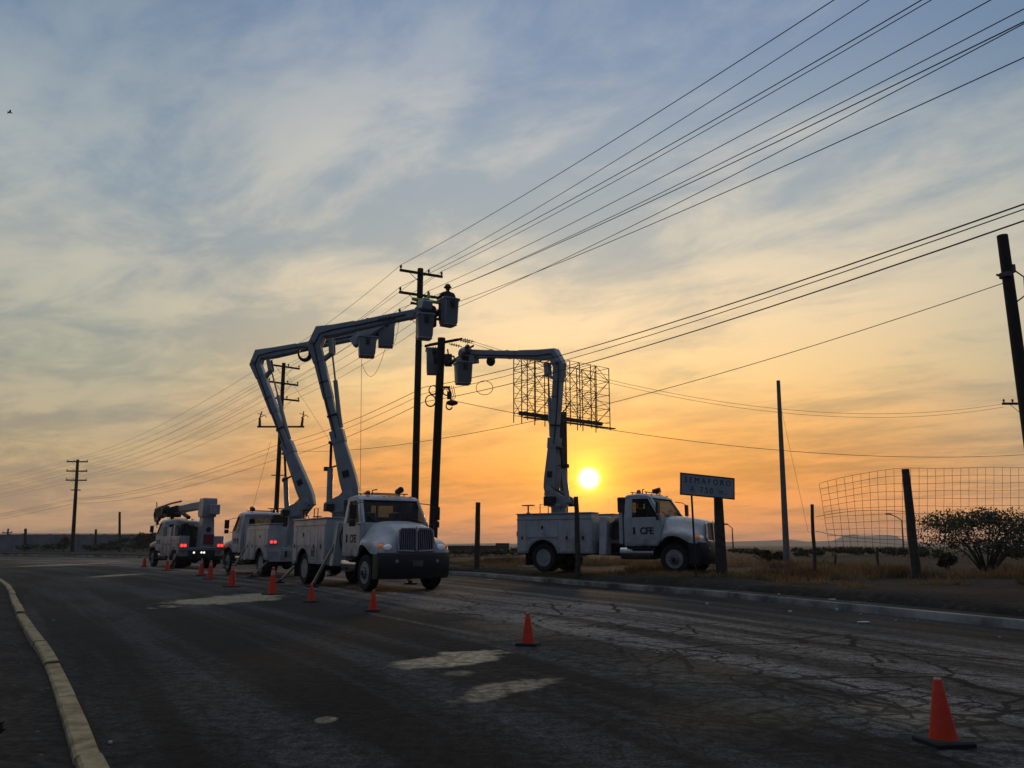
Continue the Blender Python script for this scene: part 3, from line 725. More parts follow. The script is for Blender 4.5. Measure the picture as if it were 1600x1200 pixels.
    cpart('motor', 'hose_bundle', root, lambda b_: [b_.tube([(2.75, -.9+.12*i, 1.15), (2.72, -.95+.12*i, 1.5+.08*i), (2.9, -.9+.1*i, 1.9), (3.0, -.85+.1*i, 1.6)], .022, 6) for i in range(5)], RUBBER)
    cpart('toolb', 'tool_box', root, lambda b_: (b_.box((3.0, -.98, 2.10), (3.25, -.30, 2.62)), b_.box((2.99, -.99, 2.50), (3.26, -.29, 2.54))), RUST, bevel=.008)
STEELY = mat('outrigger_steel', (.24, .21, .16), .5, .2, .25)

def boom(root, tx, pz, elbow_w, tip_w, back=.45, low=(.58, .35, .40), tip_h=.31, loop=False):
    """articulated boom; elbow and tip given in world space. Everything is built in the truck's own frame."""
    bpy.context.view_layer.update()
    Mi = (Matrix.Translation(root.location) @ Matrix.Rotation(root.rotation_euler.z, 4, 'Z')).inverted()
    E, T = Mi @ elbow_w, Mi @ tip_w
    c0 = V((tx, 0, 1.18))
    pd = V((E.x-c0.x, E.y-c0.y, 0)); 
    td = V((T.x-c0.x, T.y-c0.y, 0)).normalized()
    if pd.length < .5: pd = -td
    pd.normalize()
    B = c0 - pd*back; B.z = pz
    d1 = (E-B).normalized(); L1 = (E-B).length
    side = d1.cross((T-E).normalized()).normalized()
    d2 = (T-E).normalized(); L2 = (T-E).length
    inn = (d2 - d1*d2.dot(d1)).normalized()        # from the lower boom towards the upper boom side
    b_ = MB(); b_.lathe([(.36, 0), (.36, .06), (.30, .08), (.30, pz-1.18-.62), (.40, pz-1.18-.58), (.40, pz-1.18-.48), (0, pz-1.18-.48)], 24, Matrix.Translation(c0))
    tur = b_.build('turret', FIBRE, root, smooth=40)
    b_ = MB()
    zt = pz-.50
    for s in (1, -1):
        o_ = side*(.24*s)
        f0, f1 = c0+pd*.50, c0-pd*.40; f0.z = f1.z = zt
        f2 = B-pd*.16; f2.z = pz-.08; f3 = B.copy(); f3.z = pz+.2; f4 = B+pd*.25; f4.z = pz+.05; f5 = c0+pd*.52; f5.z = zt+.22
        ring = [f0, f1, f2, f3, f4, f5]
        b_.loft([[p+o_-side*.025 for p in ring], [p+o_+side*.025 for p in ring]])
    b_.tube([B-side*.30, B+side*.30], .09, 14)
    b_.build('turret_plates', FIBRE, tur, smooth=40, bevel=.01)
    b_ = MB(); q = c0-pd*.1+side*.42; q.z = zt+.1; b_.cbox(q, (.4, .3, .35)); q2 = c0+pd*.3-side*.40; q2.z = zt+.05; b_.cbox(q2, (.28, .28, .25))
    for i in range(4): b_.tube([c0+side*(.1*i-.15)+V((0, 0, .5)), c0+side*(.12*i-.15)+pd*.35+V((0, 0, pz-1.55)), B+d1*.5+side*(.05*i)-V((0,0,0))+inn*.2, B+d1*1.2+inn*.22+side*(.05*i-.1)], .018, 5)
    b_.build('hydraulic_hoses', BLACK, tur, smooth=40)
    # lower boom: steel foot, collar, insulating insert, steel head
    lb = MB(); w1, h1, h2 = low[0]*.62, low[0], low[1]
    at = lambda f: B+d1*(L1*f)
    lb.beam([at(-.03), at(.03), at(.10), at(.24), at(.345)], [w1*.8, w1, w1, w1*.95, w1*.9], [h1*.7, h1*1.0, h1*1.02, h1*.86, h1*.74], side)
    lb.beam([at(.33), at(.41)], [w1*1.0]*2, [h1*.84]*2, side)
    LB = lb.build('lower_boom', FIBRE, root, smooth=35, bevel=.012)
    x = MB(); x.beam([at(.40), at(.93)], [w1*.80]*2, [h2*.86, h2*.86], side); x.build('insulating_section', FIBRE, LB, smooth=35)
    x = MB(); x.beam([at(.62), at(.64), at(.98), at(1.01)], [w1*.9]*4, [h2*.95, h2*1.0, h2*1.1, h2*.7], side)
    x.tube([E-side*.28, E+side*.28], .11, 14); x.tube([E-side*.30, E+side*.30], .05, 8); x.build('boom_head', FIBRE, LB, smooth=35, bevel=.01)
    x = MB(); q = at(.20)-inn*(h1*.5)
    x.beam([q, q-inn*.34], [.12, .12], [.04, .04], side); x.cbox(q-inn*.38, (.14, .14, .14)); x.build('work_lamp', BLACK, LB)
    for sg_ in (1, -1):
        x = MB(); x.cbox((0, 0, 0), (.24, .24, .012), frame(at(.13)+side*(sg_*(w1*.52)), d1, inn)); x.build('data_plate', INK, LB)
    # lift cylinder on the elbow's outer side
    f = c0+pd*.42; f.z = zt+.10
    g0 = at(.33)+pd*(.30)
    x = MB(); mid = f.lerp(g0, .60); x.tube([f, mid], .105, 14); x.tube([f-side*.18, f+side*.18], .06, 8); LC = x.build('lift_cylinder', FIBRE, root, smooth=40)
    x = MB(); x.tube([mid, g0], .05, 10); x.tube([g0-side*.18, g0+side*.18], .055, 8); x.beam([g0, at(.33), at(.36)], [.24]*3, [.10, .24, .1], side); x.build('piston_rod', STEELD, LC, smooth=40)
    # elbow: gooseneck head of the upper boom
    ub = MB(); hh = h2*1.15
    bis = (d1-d2).normalized()
    p0 = E-d1*.80-d2*.02; p1 = E-d1*.12-d2*.03; p2 = E+d1*.30+d2*.30; Q_ = E+d1*.27; TQ = T-Q_; p3 = Q_+TQ*.20; p4 = Q_+TQ*.40
    E2 = p4
    ub.beam([p0, p1, p2, p3, p4], [w1*1.02, w1*1.1, w1*1.1, w1*1.0, w1*.92], [hh*.92, hh*1.18, hh*1.25, hh*1.06, hh*.92], side)
    UB = ub.build('upper_boom', FIBRE, root, smooth=30, bevel=.015)
    x = MB(); x.tube([at(.36)-inn*(h2*.3)+side*(w1*.5), at(.62)-inn*(h2*.42)+side*(w1*.46), at(.97)-inn*.12+side*(w1*.52), p2+side*(w1*.60), p3-d1*.05+side*(w1*.54), p4-d1*.06+side*(w1*.50), T-d2*.5-d1*.02+side*(w1*.42)], .028, 6)
    x.tube([at(.36)-inn*(h2*.1)-side*(w1*.5), at(.62)-inn*(h2*.2)-side*(w1*.46), at(.97)-side*(w1*.60), p2-d1*.1-side*(w1*.60), p3-side*(w1*.54), p4-d1*.02-side*(w1*.50), T-d2*.5+d1*.02-side*(w1*.42)], .024, 6); x.build('boom_hose', BLACK, UB, smooth=50)
    for f_ in (.50, .72):
        x = MB(); x.beam([at(f_), at(f_+.012)], [w1*.90]*2, [h2*1.02]*2, side); x.build('boom_clamp', STEELD, LB)
    x = MB(); x.beam([p4-d2*.1, E2.lerp(T, .45), T-d2*.25], [w1*.84, w1*.80, w1*.76], [hh*.84, hh*.80, tip_h*1.0], side); x.build('boom_insert', FIBRE, UB, smooth=35)
    x = MB(); x.beam([E2.lerp(T, .18), E2.lerp(T, .22)], [w1*.88]*2, [hh*.89]*2, side); x.build('boom_band', GREYP, UB, smooth=35)
    # elbow linkage and level rod
    x = MB(); i0_ = E+d2*.62-d1*.05; i1 = at(.90)+inn*.52; i2 = at(.865)+inn*.05
    for s in (1, -1): x.beam([i0_+side*.12*s, i1+side*.12*s], [.05]*2, [.17]*2, side)
    x.beam([i1, i2], [.22, .26], [.10, .14], side); x.tube([i1-side*.17, i1+side*.17], .06, 10); x.build('elbow_link', GREYP, root, smooth=35)
    x = MB(); j1 = at(.50)+inn*.22; jm = i1.lerp(j1, .45); x.tube([i1, jm], .035, 8); x.tube([jm, j1, at(.42)+inn*.2], [.08, .08, .06], 12); x.build('elbow_cylinder', GREYP, root, smooth=40)
    # hose loop at the elbow's outside
    if loop:
        x = MB(); hp = E-d1*.28-inn*.46
        for j in range(3): x.tube([hp+d1*(math.cos(t)*(.24+.02*j))-inn*(math.sin(t)*(.20+.02*j))+side*(.06*j-.06)+d1*.0 for t in [2*math.pi*i/20 for i in range(21)]], .035, 7)
        x.build('hose_loop', BLACK, root, smooth=60)
    # tip: pivot head, jib and winch drum
    x = MB(); x.ball(T, (tip_h*.85, tip_h*.85, tip_h*.78)); x.tube([T-side*.36, T+side*.36], .13, 14); x.beam([T-d2*.45, T+d2*.05], [.26, .22], [.34, .3], side); TP = x.build('boom_tip', FIBRE, root, smooth=50)
    x = MB(); x.tube([T-side*.12, T-side*.12+V((0, 0, .30))-d2*.1, T-side*.12-d2*.35+V((0, 0, .42))], .05, 8); x.lathe([(.11, -.06), (.11, .06), (0, .06)], 14, Matrix.Translation(T+V((0, 0, .24))-side*.1) @ RX(1)); x.build('jib_winch', STEELD, TP, smooth=40)
    return dict(T=T, side=side, d1=d1, d2=d2, Mi=Mi, tip=TP)

def bucket(root, bm_, top_w, yaw, w=.64, h=1.06, m_=None):
    """insulated bucket with a thick rim, open at the top; top_w = world centre of the rim"""
    c_ = bm_['Mi'] @ top_w
    o = empty('bucket', (0, 0, 0)); bpy.data.objects.remove(o)
    b_ = MB(); M = Matrix.Translation(c_) @ Matrix.Rotation(yaw-root.rotation_euler.z, 4, 'Z')
    def ring(hw, z, rr=.08):
        p = []
        for sx, sy, a0 in ((1, 1, 0), (-1, 1, 90), (-1, -1, 180), (1, -1, 270)):
            for a in (0, 30, 60, 90):
                t = R(a0+a); p.append((sx*(hw-rr)+rr*math.cos(t), sy*(hw-rr)+rr*math.sin(t), z))
        return p
    a = w/2
    b_.loft([ring(a*.78, -h+.03, .06), ring(a*.84, -h+.0, .07)][::-1]+[ring(a*.88, -h+.10)]+[ring(a*.97, -.07), ring(a*1.0, -.06), ring(a*1.09, -.055), ring(a*1.09, 0), ring(a*1.0, .012), ring(a*.9, 0), ring(a*.88, -.1), ring(a*.82, -h+.12)], M=M)
    o = b_.build('bucket', m_ or FIBRE, root, smooth=45)
    x = MB(); T = bm_['T']; e = c_+V((0, 0, -.45)); dd = (e-T); dd.z = 0
    x.tube([T, T+dd*.45+V((0, 0, -.1)), e-dd.normalized()*(a*.8)], [.10, .10, .14], 10)
    x.beam([e-dd.normalized()*(a*1.02)+V((0, 0, .3)), e-dd.normalized()*(a*1.0)-V((0, 0, .35))], [.26, .26], [.08, .08], dd.cross(V((0, 0, 1))).normalized())
    x.build('bucket_bracket', STEELD, o, smooth=40)
    x = MB(); x.cbox((0, -a*.98, -.25), (.16, .10, .22), M); x.tube([M @ V((.05, -a*1.0, -.12)), M @ V((.05, -a*1.05, .06))], .015, 6); x.tube([M @ V((-.05, -a*1.0, -.12)), M @ V((-.05, -a*1.05, .05))], .015, 6)
    x.build('bucket_controls', BLACK, o)
    return o

def truck_root(label, near_rear, heading, side, z, group, name='bucket_truck', cat='bucket truck'):
    """near_rear: ground point of the rear axle on the side facing the camera (side=+1 left, -1 right)"""
    h = V((heading[0], heading[1], 0)).normalized(); l = V((-h.y, h.x, 0))
    c_ = V((near_rear[0], near_rear[1], 0))-l*(side*1.0)
    r_ = empty(name, (c_.x, c_.y, z), math.atan2(h.y, h.x), label, cat, group)
    return r_
GT = 'utility trucks parked in line beside the road works'
t1 = truck_root('white bucket truck facing the camera, boom reaching left then over to the tall pole', (-6.86, 26.85), (.55, -.835), -1, 0, GT)
t2 = truck_root('white bucket truck seen from behind, between the crane truck and the truck facing us', (-10.27, 33.0), (-.56, .83), 1, 0, GT)
t3 = truck_root('white bucket truck parked side on off the road on dry grass, below the sun', (1.22, 29.67), (.839, -.545), -1, .30, GT)
for t in (t1, t2, t3): chassis_cab(t); service_body(t, t is not t3)
B1 = boom(t1, .25, 2.95, P(492, 535, 27.3), P(657, 488, 27.0), back=.38, loop=True)
BK1a = bucket(t1, B1, P(701, 468, 26.9), R(35), .60, .98)
BK1b = bucket(t1, B1, P(664, 492, 26.4), R(20), .58, .88)
a_ = B1['Mi'] @ P(604, 499, 26.8); text_mesh('TEREX', .20, INK, 'boom_lettering', B1['tip'], frame(a_, (B1['Mi'] @ P(620, 497, 26.8))-a_, (0, 0, 1)), .002, 1.05, .008)
nb = [o for o in t1.children if o.name.startswith('service_body')][0]; Mn = frame((.98, -1.182, .98), (1, 0, 0), (0, 0, 1))
b_ = MB()
for q0, q1 in (((-.17, -.2), (.17, -.18)), ((-.17, .18), (.17, .2)), ((-.17, -.178), (-.15, .178)), ((.15, -.178), (.17, .178))): b_.box((q0[0], q0[1], 0), (q1[0], q1[1], .003), Mn)
b_.build('number_frame', INK, nb); text_mesh('07', .30, INK, 'fleet_number', nb, Mn, .003, .95, .006)
c_ = B1['Mi'] @ P(673, 498, 26.9); b_ = MB(); b_.cbox(c_, (.34, .34, .62)); b_.ball(c_+V((0, 0, .36)), (.2, .2, .14)); b_.build('platform_cover', CLOTHR, B1['tip'], bevel=.04)
c_ = B1['Mi'] @ P(664, 477, 26.6); b_ = MB(); b_.cbox(c_, (.50, .40, .36), Matrix.Translation(c_) @ Matrix.Rotation(R(12), 4, 'Y') @ Matrix.Translation(-c_)); b_.cbox(c_+V((.12, -.05, .17)), (.24, .24, .12)); b_.build('tip_shroud', FIBRE, B1['tip'], bevel=.09)
B2 = boom(t2, -.80, 3.0, P(400, 566, 33.6), P(569, 523, 32.6), back=.60, low=(.60, .37, .40))
BK2a = bucket(t2, B2, P(604, 501, 32.6), R(12), .74, 1.17)
BK2b = bucket(t2, B2, P(574, 528, 31.8), R(15), .76, .82)
B3 = boom(t3, .05, 3.0, P(874, 566, 30.3), P(728, 553, 33.6), back=.35, tip_h=.42)
BK3a = bucket(t3, B3, P(678, 546, 36.6), R(8), .74, 1.22)
BK3b = bucket(t3, B3, P(724, 567, 33.2), R(18), .72, .95)

for bm_, r_, q0, q1 in ((B2, t2, (551, 537, 32.3), (598, 507, 32.2)), (B3, t3, (745, 560, 33.2), (716, 566, 33.6))):
    b_ = MB(); b_.beam([bm_['Mi'] @ P(*q0), bm_['Mi'] @ P(*q1)], [.3, .26], [.42, .3], bm_['side']); b_.build('platform_arm', GREYP, bm_['tip'], smooth=35, bevel=.02)
    b_ = MB(); e_ = bm_['Mi'] @ P(q0[0]+22, q0[1]-6, q0[2]-.2); b_.cbox(e_, (.3, .3, .4)); b_.ball(e_+V((0, 0, -.3)), (.2, .2, .22)); b_.build('valve_block', BLACK, bm_['tip'], bevel=.03)

# ---- digger derrick truck
t4 = truck_root('white crane truck with folded dark boom and two red tail lights, farthest along the line', (-18.55, 44.2), (-.60, .80), 1, 0, GT, 'crane_truck', 'crane truck')
chassis_cab(t4, True)
def digger_body(root):
    b_ = MB(); b_.box((-1.15, -1.15, 1.0), (3.1, 1.15, 1.12)); b_.box((3.0, -1.1, 1.0), (3.15, 1.1, 2.3)); b_.box((-1.15, -1.18, .98), (-1.05, 1.18, 1.14)); fb = b_.build('flat_bed', GREYP, root, bevel=.01)
    for s in (1, -1):
        def outline():
            p = [(-1.05, .66), (-.74, .66)]
            p += [(.66*math.cos(a), .5+.66*math.sin(a)) for a in [math.pi-math.pi*i/16 for i in range(17)] if .5+.66*math.sin(a) > .66]
            return p+[(.74, .66), (3.0, .66), (3.0, 1.75), (-1.05, 1.75)]
        b_ = MB(); b_.prism(outline(), 'y', min(s*.66, s*1.17), max(s*.66, s*1.17)); sd = b_.build('side_box', GREYW, fb, smooth=30, bevel=.012)
        for x0, x1, z0 in ((-1.0, -.7, .72), (-.62, .62, 1.26), (.72, 1.45, .72), (1.5, 2.2, .72), (2.25, 2.95, .72)):
            d = MB(); d.box((x0, min(s*1.173, s*1.186), z0), (x1, max(s*1.173, s*1.186), 1.66)); dd = d.build('compartment_door', GREYP if z0 > 1 else GREYW, sd, bevel=.006)
            h = MB(); h.lathe([(.05, 0), (.045, .018), (0, .02)], 10, Matrix.Translation(((x0+x1)/2, s*1.186, 1.3 if z0 < 1 else 1.5)) @ (RX(-1) if s > 0 else RX(1))); h.build('latch', BLACK, dd)
        tl = MB()
        for dy in (-.085, .085): tl.lathe([(.085, 0), (.075, .03), (0, .04)], 14, Matrix.Translation((-1.17, s*(.98+dy), 1.24)) @ Matrix.Rotation(R(-90), 4, 'Y'))
        tlo = tl.build('tail_light', REDL, root)
        x = MB(); x.box((-1.165, s*.98-.19, 1.12), (-1.12, s*.98+.19, 1.37)); x.build('lamp_box', GREYP, tlo)
        x = MB(); x.beam([(-.9, s*.9, 1.2), (-.9, s*1.5, .08)], [.14, .14], [.14, .14], (1, 0, 0)); o = x.build('outrigger', STEELD, root); 
        x = MB(); x.cbox((-.9, s*1.52, .04), (.4, .34, .06)); x.build('foot_pad', STEELD, o)
    x = MB(); x.box((-1.22, -.7, .62), (-1.16, .7, .98)); x.box((-1.35, -1.1, .52), (-1.15, 1.1, .58)); x.build('rear_panel', STEELD, root)
    for y in (.42, .02, -.12):
        x = MB(); x.ball((-1.23, y, .86), .05); x.build('reversing_light', WHITEL, root)
    # rear turret with tall pedestal, boom folded forward over the cab
    tx = -.45; ty = -.35
    x = MB(); x.loft([[(tx+a*.42, ty+b*.38, 1.12) for a, b in ((-1,-1),(1,-1),(1,1),(-1,1))], [(tx+a*.36, ty+b*.33, 2.5) for a, b in ((-1,-1),(1,-1),(1,1),(-1,1))], [(tx+a*.33, ty+b*.30, 2.9) for a, b in ((-1,-1),(1,-1),(1,1),(-1,1))]]); tu = x.build('turret', GREYP, root, bevel=.03)
    x = MB(); x.lathe([(.14, 0), (.14, .02), (0, .025)], 16, Matrix.Translation((tx-.40, ty-.03, 2.12)) @ Matrix.Rotation(R(-90), 4, 'Y')); x.build('inspection_hole', BLACK, tu)
    x = MB(); x.box((tx-.46, ty-.34, 1.3), (tx-.425, ty+.22, 1.85)); x.build('rear_reflector', mat('dull_red', (.20, .015, .015), .5), tu)
    x = MB(); x.prism([(tx-.40, 2.80), (tx+.40, 2.80), (tx+.55, 3.0), (tx+.35, 3.85), (tx-.42, 3.85), (tx-.50, 3.6)], 'y', ty-.38, ty+.38); x.build('boom_knuckle', GREYP, tu, bevel=.03)
    x = MB(); x.box((tx-.60, ty-.52, 2.95), (tx+.05, ty+.05, 3.5)); x.build('counterbox', GREYW, tu, bevel=.03)
    S_ = (0, 1, 0)
    x = MB(); x.beam([(tx+.2, ty, 3.50), (1.6, ty+.2, 3.46), (6.2, ty+.8, 3.20)], [.40, .40, .36], [.46, .44, .40], S_); bo = x.build('derrick_boom', GREYP, root, smooth=35, bevel=.01)
    x = MB(); x.beam([(2.0, ty+.13, 3.22), (5.5, ty+.36, 3.02)], [.28, .28], [.34, .32], S_); x.build('inner_boom', STEELD, bo, smooth=35).location = (1.45, .5, .2)
    x = MB(); x.beam([(.1, ty+.45, 3.55), (2.2, ty+.5, 3.50), (5.2, ty+.5, 3.36)], [.07]*3, [.09]*3, S_); x.build('top_rail', STEELD, bo).location = (1.45, .5, .2)
    x = MB(); x.tube([(tx+.4, ty, 2.62), (1.2, ty+.1, 2.95)], .11, 12); x.tube([(1.2, ty+.1, 2.95), (2.2, ty+.14, 3.12)], .06, 10); x.build('lift_cylinder', STEELD, bo, smooth=40).location = (1.45, .5, .2)
    x = MB()
    for i in range(3): x.tube([(4.6, ty+.55-.1*i, 3.28), (5.5, ty+.6-.1*i, 3.3), (5.95+.06*i, ty+.55-.1*i, 2.95), (5.75, ty+.5-.1*i, 2.52), (5.35, ty+.42-.1*i, 2.6+.1*i), (5.2, ty+.4-.1*i, 2.95)], .045, 8)
    x.build('hose_loop', BLACK, bo, smooth=50).location = (1.45, .5, .2)
    x = MB(); x.lathe([(.26, -.2), (.26, .2), (0, .2)], 18, Matrix.Translation((3.2, ty+.55, 3.15)) @ RX(1)); x.box((3.0, ty-.3, 2.74), (3.6, ty+.5, 3.0)); x.prism([(2.7, 2.72), (3.3, 2.72), (3.5, 3.1), (2.5, 3.1)], 'y', ty-.25, ty+.55); x.build('winch', STEELD, bo, smooth=40).location = (1.45, .5, .2)
    x = MB(); x.beam([(4.2, ty+.3, 3.05), (4.9, ty+.35, 2.95), (5.6, ty+.4, 3.1), (5.9, ty+.4, 3.35)], [.3, .34, .3, .1], [.4, .5, .36, .1], S_); x.tube([(5.1, ty+.6, 3.25), (5.35, ty+.6, 3.72)], .03, 6); x.build('boom_head', STEELD, bo, smooth=35).location = (1.45, .5, .2)
    x = MB(); x.tube([(5.35, ty+.45, 2.6), (5.35, ty+.45, 2.30)], .02, 6); x.ball((5.35, ty+.45, 2.42), (.09, .09, .13)); x.tube([(5.35, ty+.45, 2.3), (5.45, ty+.45, 2.2), (5.35, ty+.45, 2.12)], .025, 6); x.build('hook', STEELD, bo).location = (1.45, .5, .2)
    x = MB(); r_ = random.Random(3)
    for i in range(16):
        xx, yy = r_.uniform(.0, 2.7), r_.uniform(-.6, .75); hgt = r_.uniform(.5, 1.35); w_ = r_.uniform(.08, .22)
        x.box((xx-w_, yy-w_*.8, 1.13+.004*i), (xx+w_, yy+w_*.8, 1.13+hgt), Matrix.Rotation(r_.uniform(-.05, .05), 4, 'Z'))
    for i in range(5): x.tube([(.1, .5-.22*i, 1.3), (.8+.2*i, .5-.2*i, 2.35-.1*i), (2.7, .4-.2*i, 2.1)], .035, 6)
    for i in range(4):
        x.tube([(.45+.3*math.cos(t), .95-.02*i, 2.05+.3*math.sin(t)) for t in [2*math.pi*j/16 for j in range(17)]], .03, 6)
    x.build('bed_equipment', STEELD, root, bevel=.02)
    x = MB(); x.box((1.6, .3, 1.75), (2.5, 1.0, 2.25)); x.tube([(1.0, .9, 1.75), (1.0, .9, 2.5), (2.6, .9, 2.5), (2.6, .9, 1.75)], .03, 6); x.tube([(1.0, .9, 2.1), (2.6, .9, 2.1)], .03, 6); x.box((.6, .75, 1.75), (.9, 1.05, 2.4)); x.build('control_station', GREYP, root, bevel=.01)
    x = MB(); x.lathe([(.24, 0), (.24, 1.7), (0, 1.7)], 14, Matrix.Translation((.9, -.5, 1.5)) @ Matrix.Rotation(R(80), 4, 'Y')); x.build('auger', RUST, root)
digger_body(t4)
tag(t4, group=GT)

# ------------------------------------------------------------------ linemen
def person(loc, yaw, label, shirt, arms, lean=0.0, drop=0.0):
    root = empty('person', loc, yaw, label, 'person', 'linemen in the buckets')
    # joints: (x right, y forward, z) relative to the soles
    J = {'pel': (0, 0, .95), 'sp': (0, .01+lean*.3, 1.12), 'ch': (0, .02+lean*.7, 1.34), 'nk': (0, .02+lean, 1.50), 'hd0': (0, .04+lean*1.1, 1.57)}
    vs, es, rs = [], [], []
    def av(p, r): vs.append(p); rs.append((r[0]*1.12, r[1]*1.12)); return len(vs)-1
    pel = av(J['pel'], (.15, .11)); sp = av(J['sp'], (.145, .11)); ch = av(J['ch'], (.165, .12)); nk = av(J['nk'], (.065, .065)); h0 = av(J['hd0'], (.06, .06))
    es += [(pel, sp), (sp, ch), (ch, nk), (nk, h0)]
    for s in (1, -1):
        hip = av((s*.10, 0, .88), (.095, .095)); kn = av((s*.12, .20, .68), (.06, .06)); an = av((s*.11, .02, .46), (.042, .045)); to = av((s*.12, .18, .43), (.04, .03))
        es += [(pel, hip), (hip, kn), (kn, an), (an, to)]
        sh = av((s*.19, .02+lean*.8, 1.42), (.075, .07)); e_, w_ = arms[0 if s > 0 else 1]
        elb = av((s*e_[0], e_[1], e_[2]), (.048, .048)); wr = av((s*w_[0], w_[1], w_[2]), (.034, .03))
        es += [(ch, sh), (sh, elb), (elb, wr)]
    me = bpy.data.meshes.new('body'); me.from_pydata(vs, es, []); me.materials.append(shirt)
    o = bpy.data.objects.new('body', me); COL.objects.link(o); o.parent = root
    sk = o.modifiers.new('skin', 'SKIN'); sk.use_smooth_shade = True
    for i, d in enumerate(me.skin_vertices[0].data): d.radius = rs[i]; d.use_root = (i == 0)
    sub = o.modifiers.new('sub', 'SUBSURF'); sub.levels = 2; sub.render_levels = 2
    hz_ = J['hd0']
    b_ = MB(); c_ = V((0, hz_[1]+.02, 1.66)); b_.ball(c_, (.076, .095, .115)); b_.ball(c_+V((0, .095, -.015)), (.014, .02, .024))
    for s in (1, -1): b_.ball(c_+V((s*.078, -.005, -.01)), (.012, .022, .032)); b_.ball(c_+V((s*.03, .085, .02)), (.013, .01, .009))
    b_.ball(c_+V((0, .086, -.06)), (.024, .012, .008)); b_.tube([c_+V((0, -.02, -.08)), c_+V((0, -.03, -.2))], .055, 10); b_.build('head', SKIN, root, smooth=60)
    b_ = MB(); b_.lathe([(.155, -.005), (.15, .005), (.118, .012), (.115, .05), (.09, .10), (.05, .125), (0, .13)], 20, Matrix.Translation(c_+V((0, .01, .045))) @ Matrix.Diagonal((.92, 1.12, 1, 1))); b_.build('hard_hat', HARD, root, smooth=50)
    for s in (1, -1):
        e_, w_ = arms[0 if s > 0 else 1]; a = V((s*e_[0], e_[1], e_[2])); w = V((s*w_[0], w_[1], w_[2])); d = (w-a).normalized()
        sd = d.cross(V((0, 0, 1))).normalized(); up = sd.cross(d)
        b_ = MB(); b_.beam([w-d*.02, w+d*.04, w+d*.09], [.055, .08, .085], [.04, .035, .03], sd, ch=.6)
        for i, L in enumerate((.075, .085, .08, .062)):
            r0 = w+d*.085+sd*(-.030+.021*i); b_.tube([r0, r0+d*L*.5-up*.008, r0+d*L*.85-up*.035, r0+d*L*.8-up*.055], [.0105, .0098, .009, .007], 6)
        r0 = w+d*.03-sd*.035*s; b_.tube([r0, r0-sd*.03*s+d*.03, r0-sd*.035*s+d*.065-up*.02], [.012, .011, .008], 6)
        b_.build('hand', SKIN, root, smooth=60)
    return root
def standing(px, py, Yd, shown):      # sole position so that `shown` metres rise over the bucket rim at px,py
    p = P(px, py, Yd); p.z -= (1.78-shown); return p
person(standing(701, 470, 26.9, .62), R(25), 'lineman in dark clothes standing in the highest bucket, right of the tall pole', CLOTHB,
       [((.33, .18, 1.26), (.26, .42, 1.30)), ((.33, .18, 1.26), (.26, .42, 1.32))], .05)
person(standing(728, 562, 33.3, .60), R(-150), 'lineman whose helmeted head shows above the boom tip beside the short dark pole', CLOTHB,
       [((.30, .22, 1.22), (.22, .46, 1.24)), ((.30, .22, 1.22), (.22, .46, 1.26))], .06)
# ------------------------------------------------------------------ poles
LINE = V((.446, -.895, 0)); PERP = V((.895, .446, 0))
def pole_shaft(root, base, top, r0, r1, m_=WOODP):
    b_ = MB(); L = (top-base); n_ = 9
    pts = [base+L*(i/n_) for i in range(n_+1)]
    b_.tube([p-base for p in [base-L.normalized()*.3]+pts], [r0*1.02]+[r0+(r1-r0)*i/n_ for i in range(n_+1)], 14); return b_.build('shaft', m_, root, smooth=40)
def insul(b_, p, h=.24):
    b_.lathe([(.025, 0), (.03, .06), (.07, .09), (.045, .12), (.075, .15), (.05, .19), (.055, h-.01), (0, h)], 10, Matrix.Translation(p))
def crossarm(root, c_, ax, half, th=.11, ins=(), braces=True, brace_d=.55):
    b_ = MB(); b_.beam([c_-ax*half, c_+ax*half], [th]*2, [th*1.1]*2, V((0, 0, 1)).cross(ax)); o = b_.build('crossarm', WOODP, root, bevel=.008)
    if braces:
        b_ = MB()
        for s in (1, -1): b_.beam([c_+ax*(s*half*.55)-V((0, 0, .05)), c_-V((0, 0, brace_d))], [.035]*2, [.02]*2, V((0, 0, 1)).cross(ax))
        b_.build('brace', GALV, o)
    for t in ins:
        b_ = MB(); insul(b_, c_+ax*t+V((0, 0, .05))); b_.build('insulator', PORC, o, smooth=40)
    return o
p1b = V((-4.95, 40.2, .2)); p1t = P(657, 420, 40.2)
p1 = empty('utility_pole', p1b, 0, 'tall dark pole behind the highest bucket, tallest in the photo', 'utility pole', 'power line poles')
pole_shaft(p1, p1b, p1t, .20, .16)
H1 = p1t.z-p1b.z
AX = PERP
ATT = {}
for key, z in (('a', H1-.32), ('b', H1-1.55), ('c', H1-2.75)):
    c_ = (p1t-p1b)*(z/H1)-LINE*0.0+V((0, 0, 0)); c_.z = z
    c_ = c_ + LINE*.17
    crossarm(p1, c_, AX, 1.22, .12, (-1.16, .42, 1.16), brace_d=.6)
    for i, t in enumerate((-1.16, .42, 1.16)): ATT[('1', key, i)] = p1b+c_+AX*t+V((0, 0, .30))
for s_ in (1,):
    b_ = MB(); 
    for i in range(3): b_.tube([V((-.2, 0, H1-3.4-.45*i)), V((.2, 0, H1-3.4-.45*i))], .02, 6)
    b_.build('step_bolt', GALV, p1)
p3b = G(427.5, 884, 0); p3b = P(428, 868, 66); p3b.z = .2; p3t = P(443.5, 567, 64)
p3 = empty('utility_pole', p3b, 0, 'leaning dark pole with three crossarms and two cutouts, seen between the two left booms', 'utility pole', 'power line poles')
pole_shaft(p3, p3b, p3t, .21, .15)
ax3 = V((.78, .62, 0)).normalized(); L3 = p3t-p3b
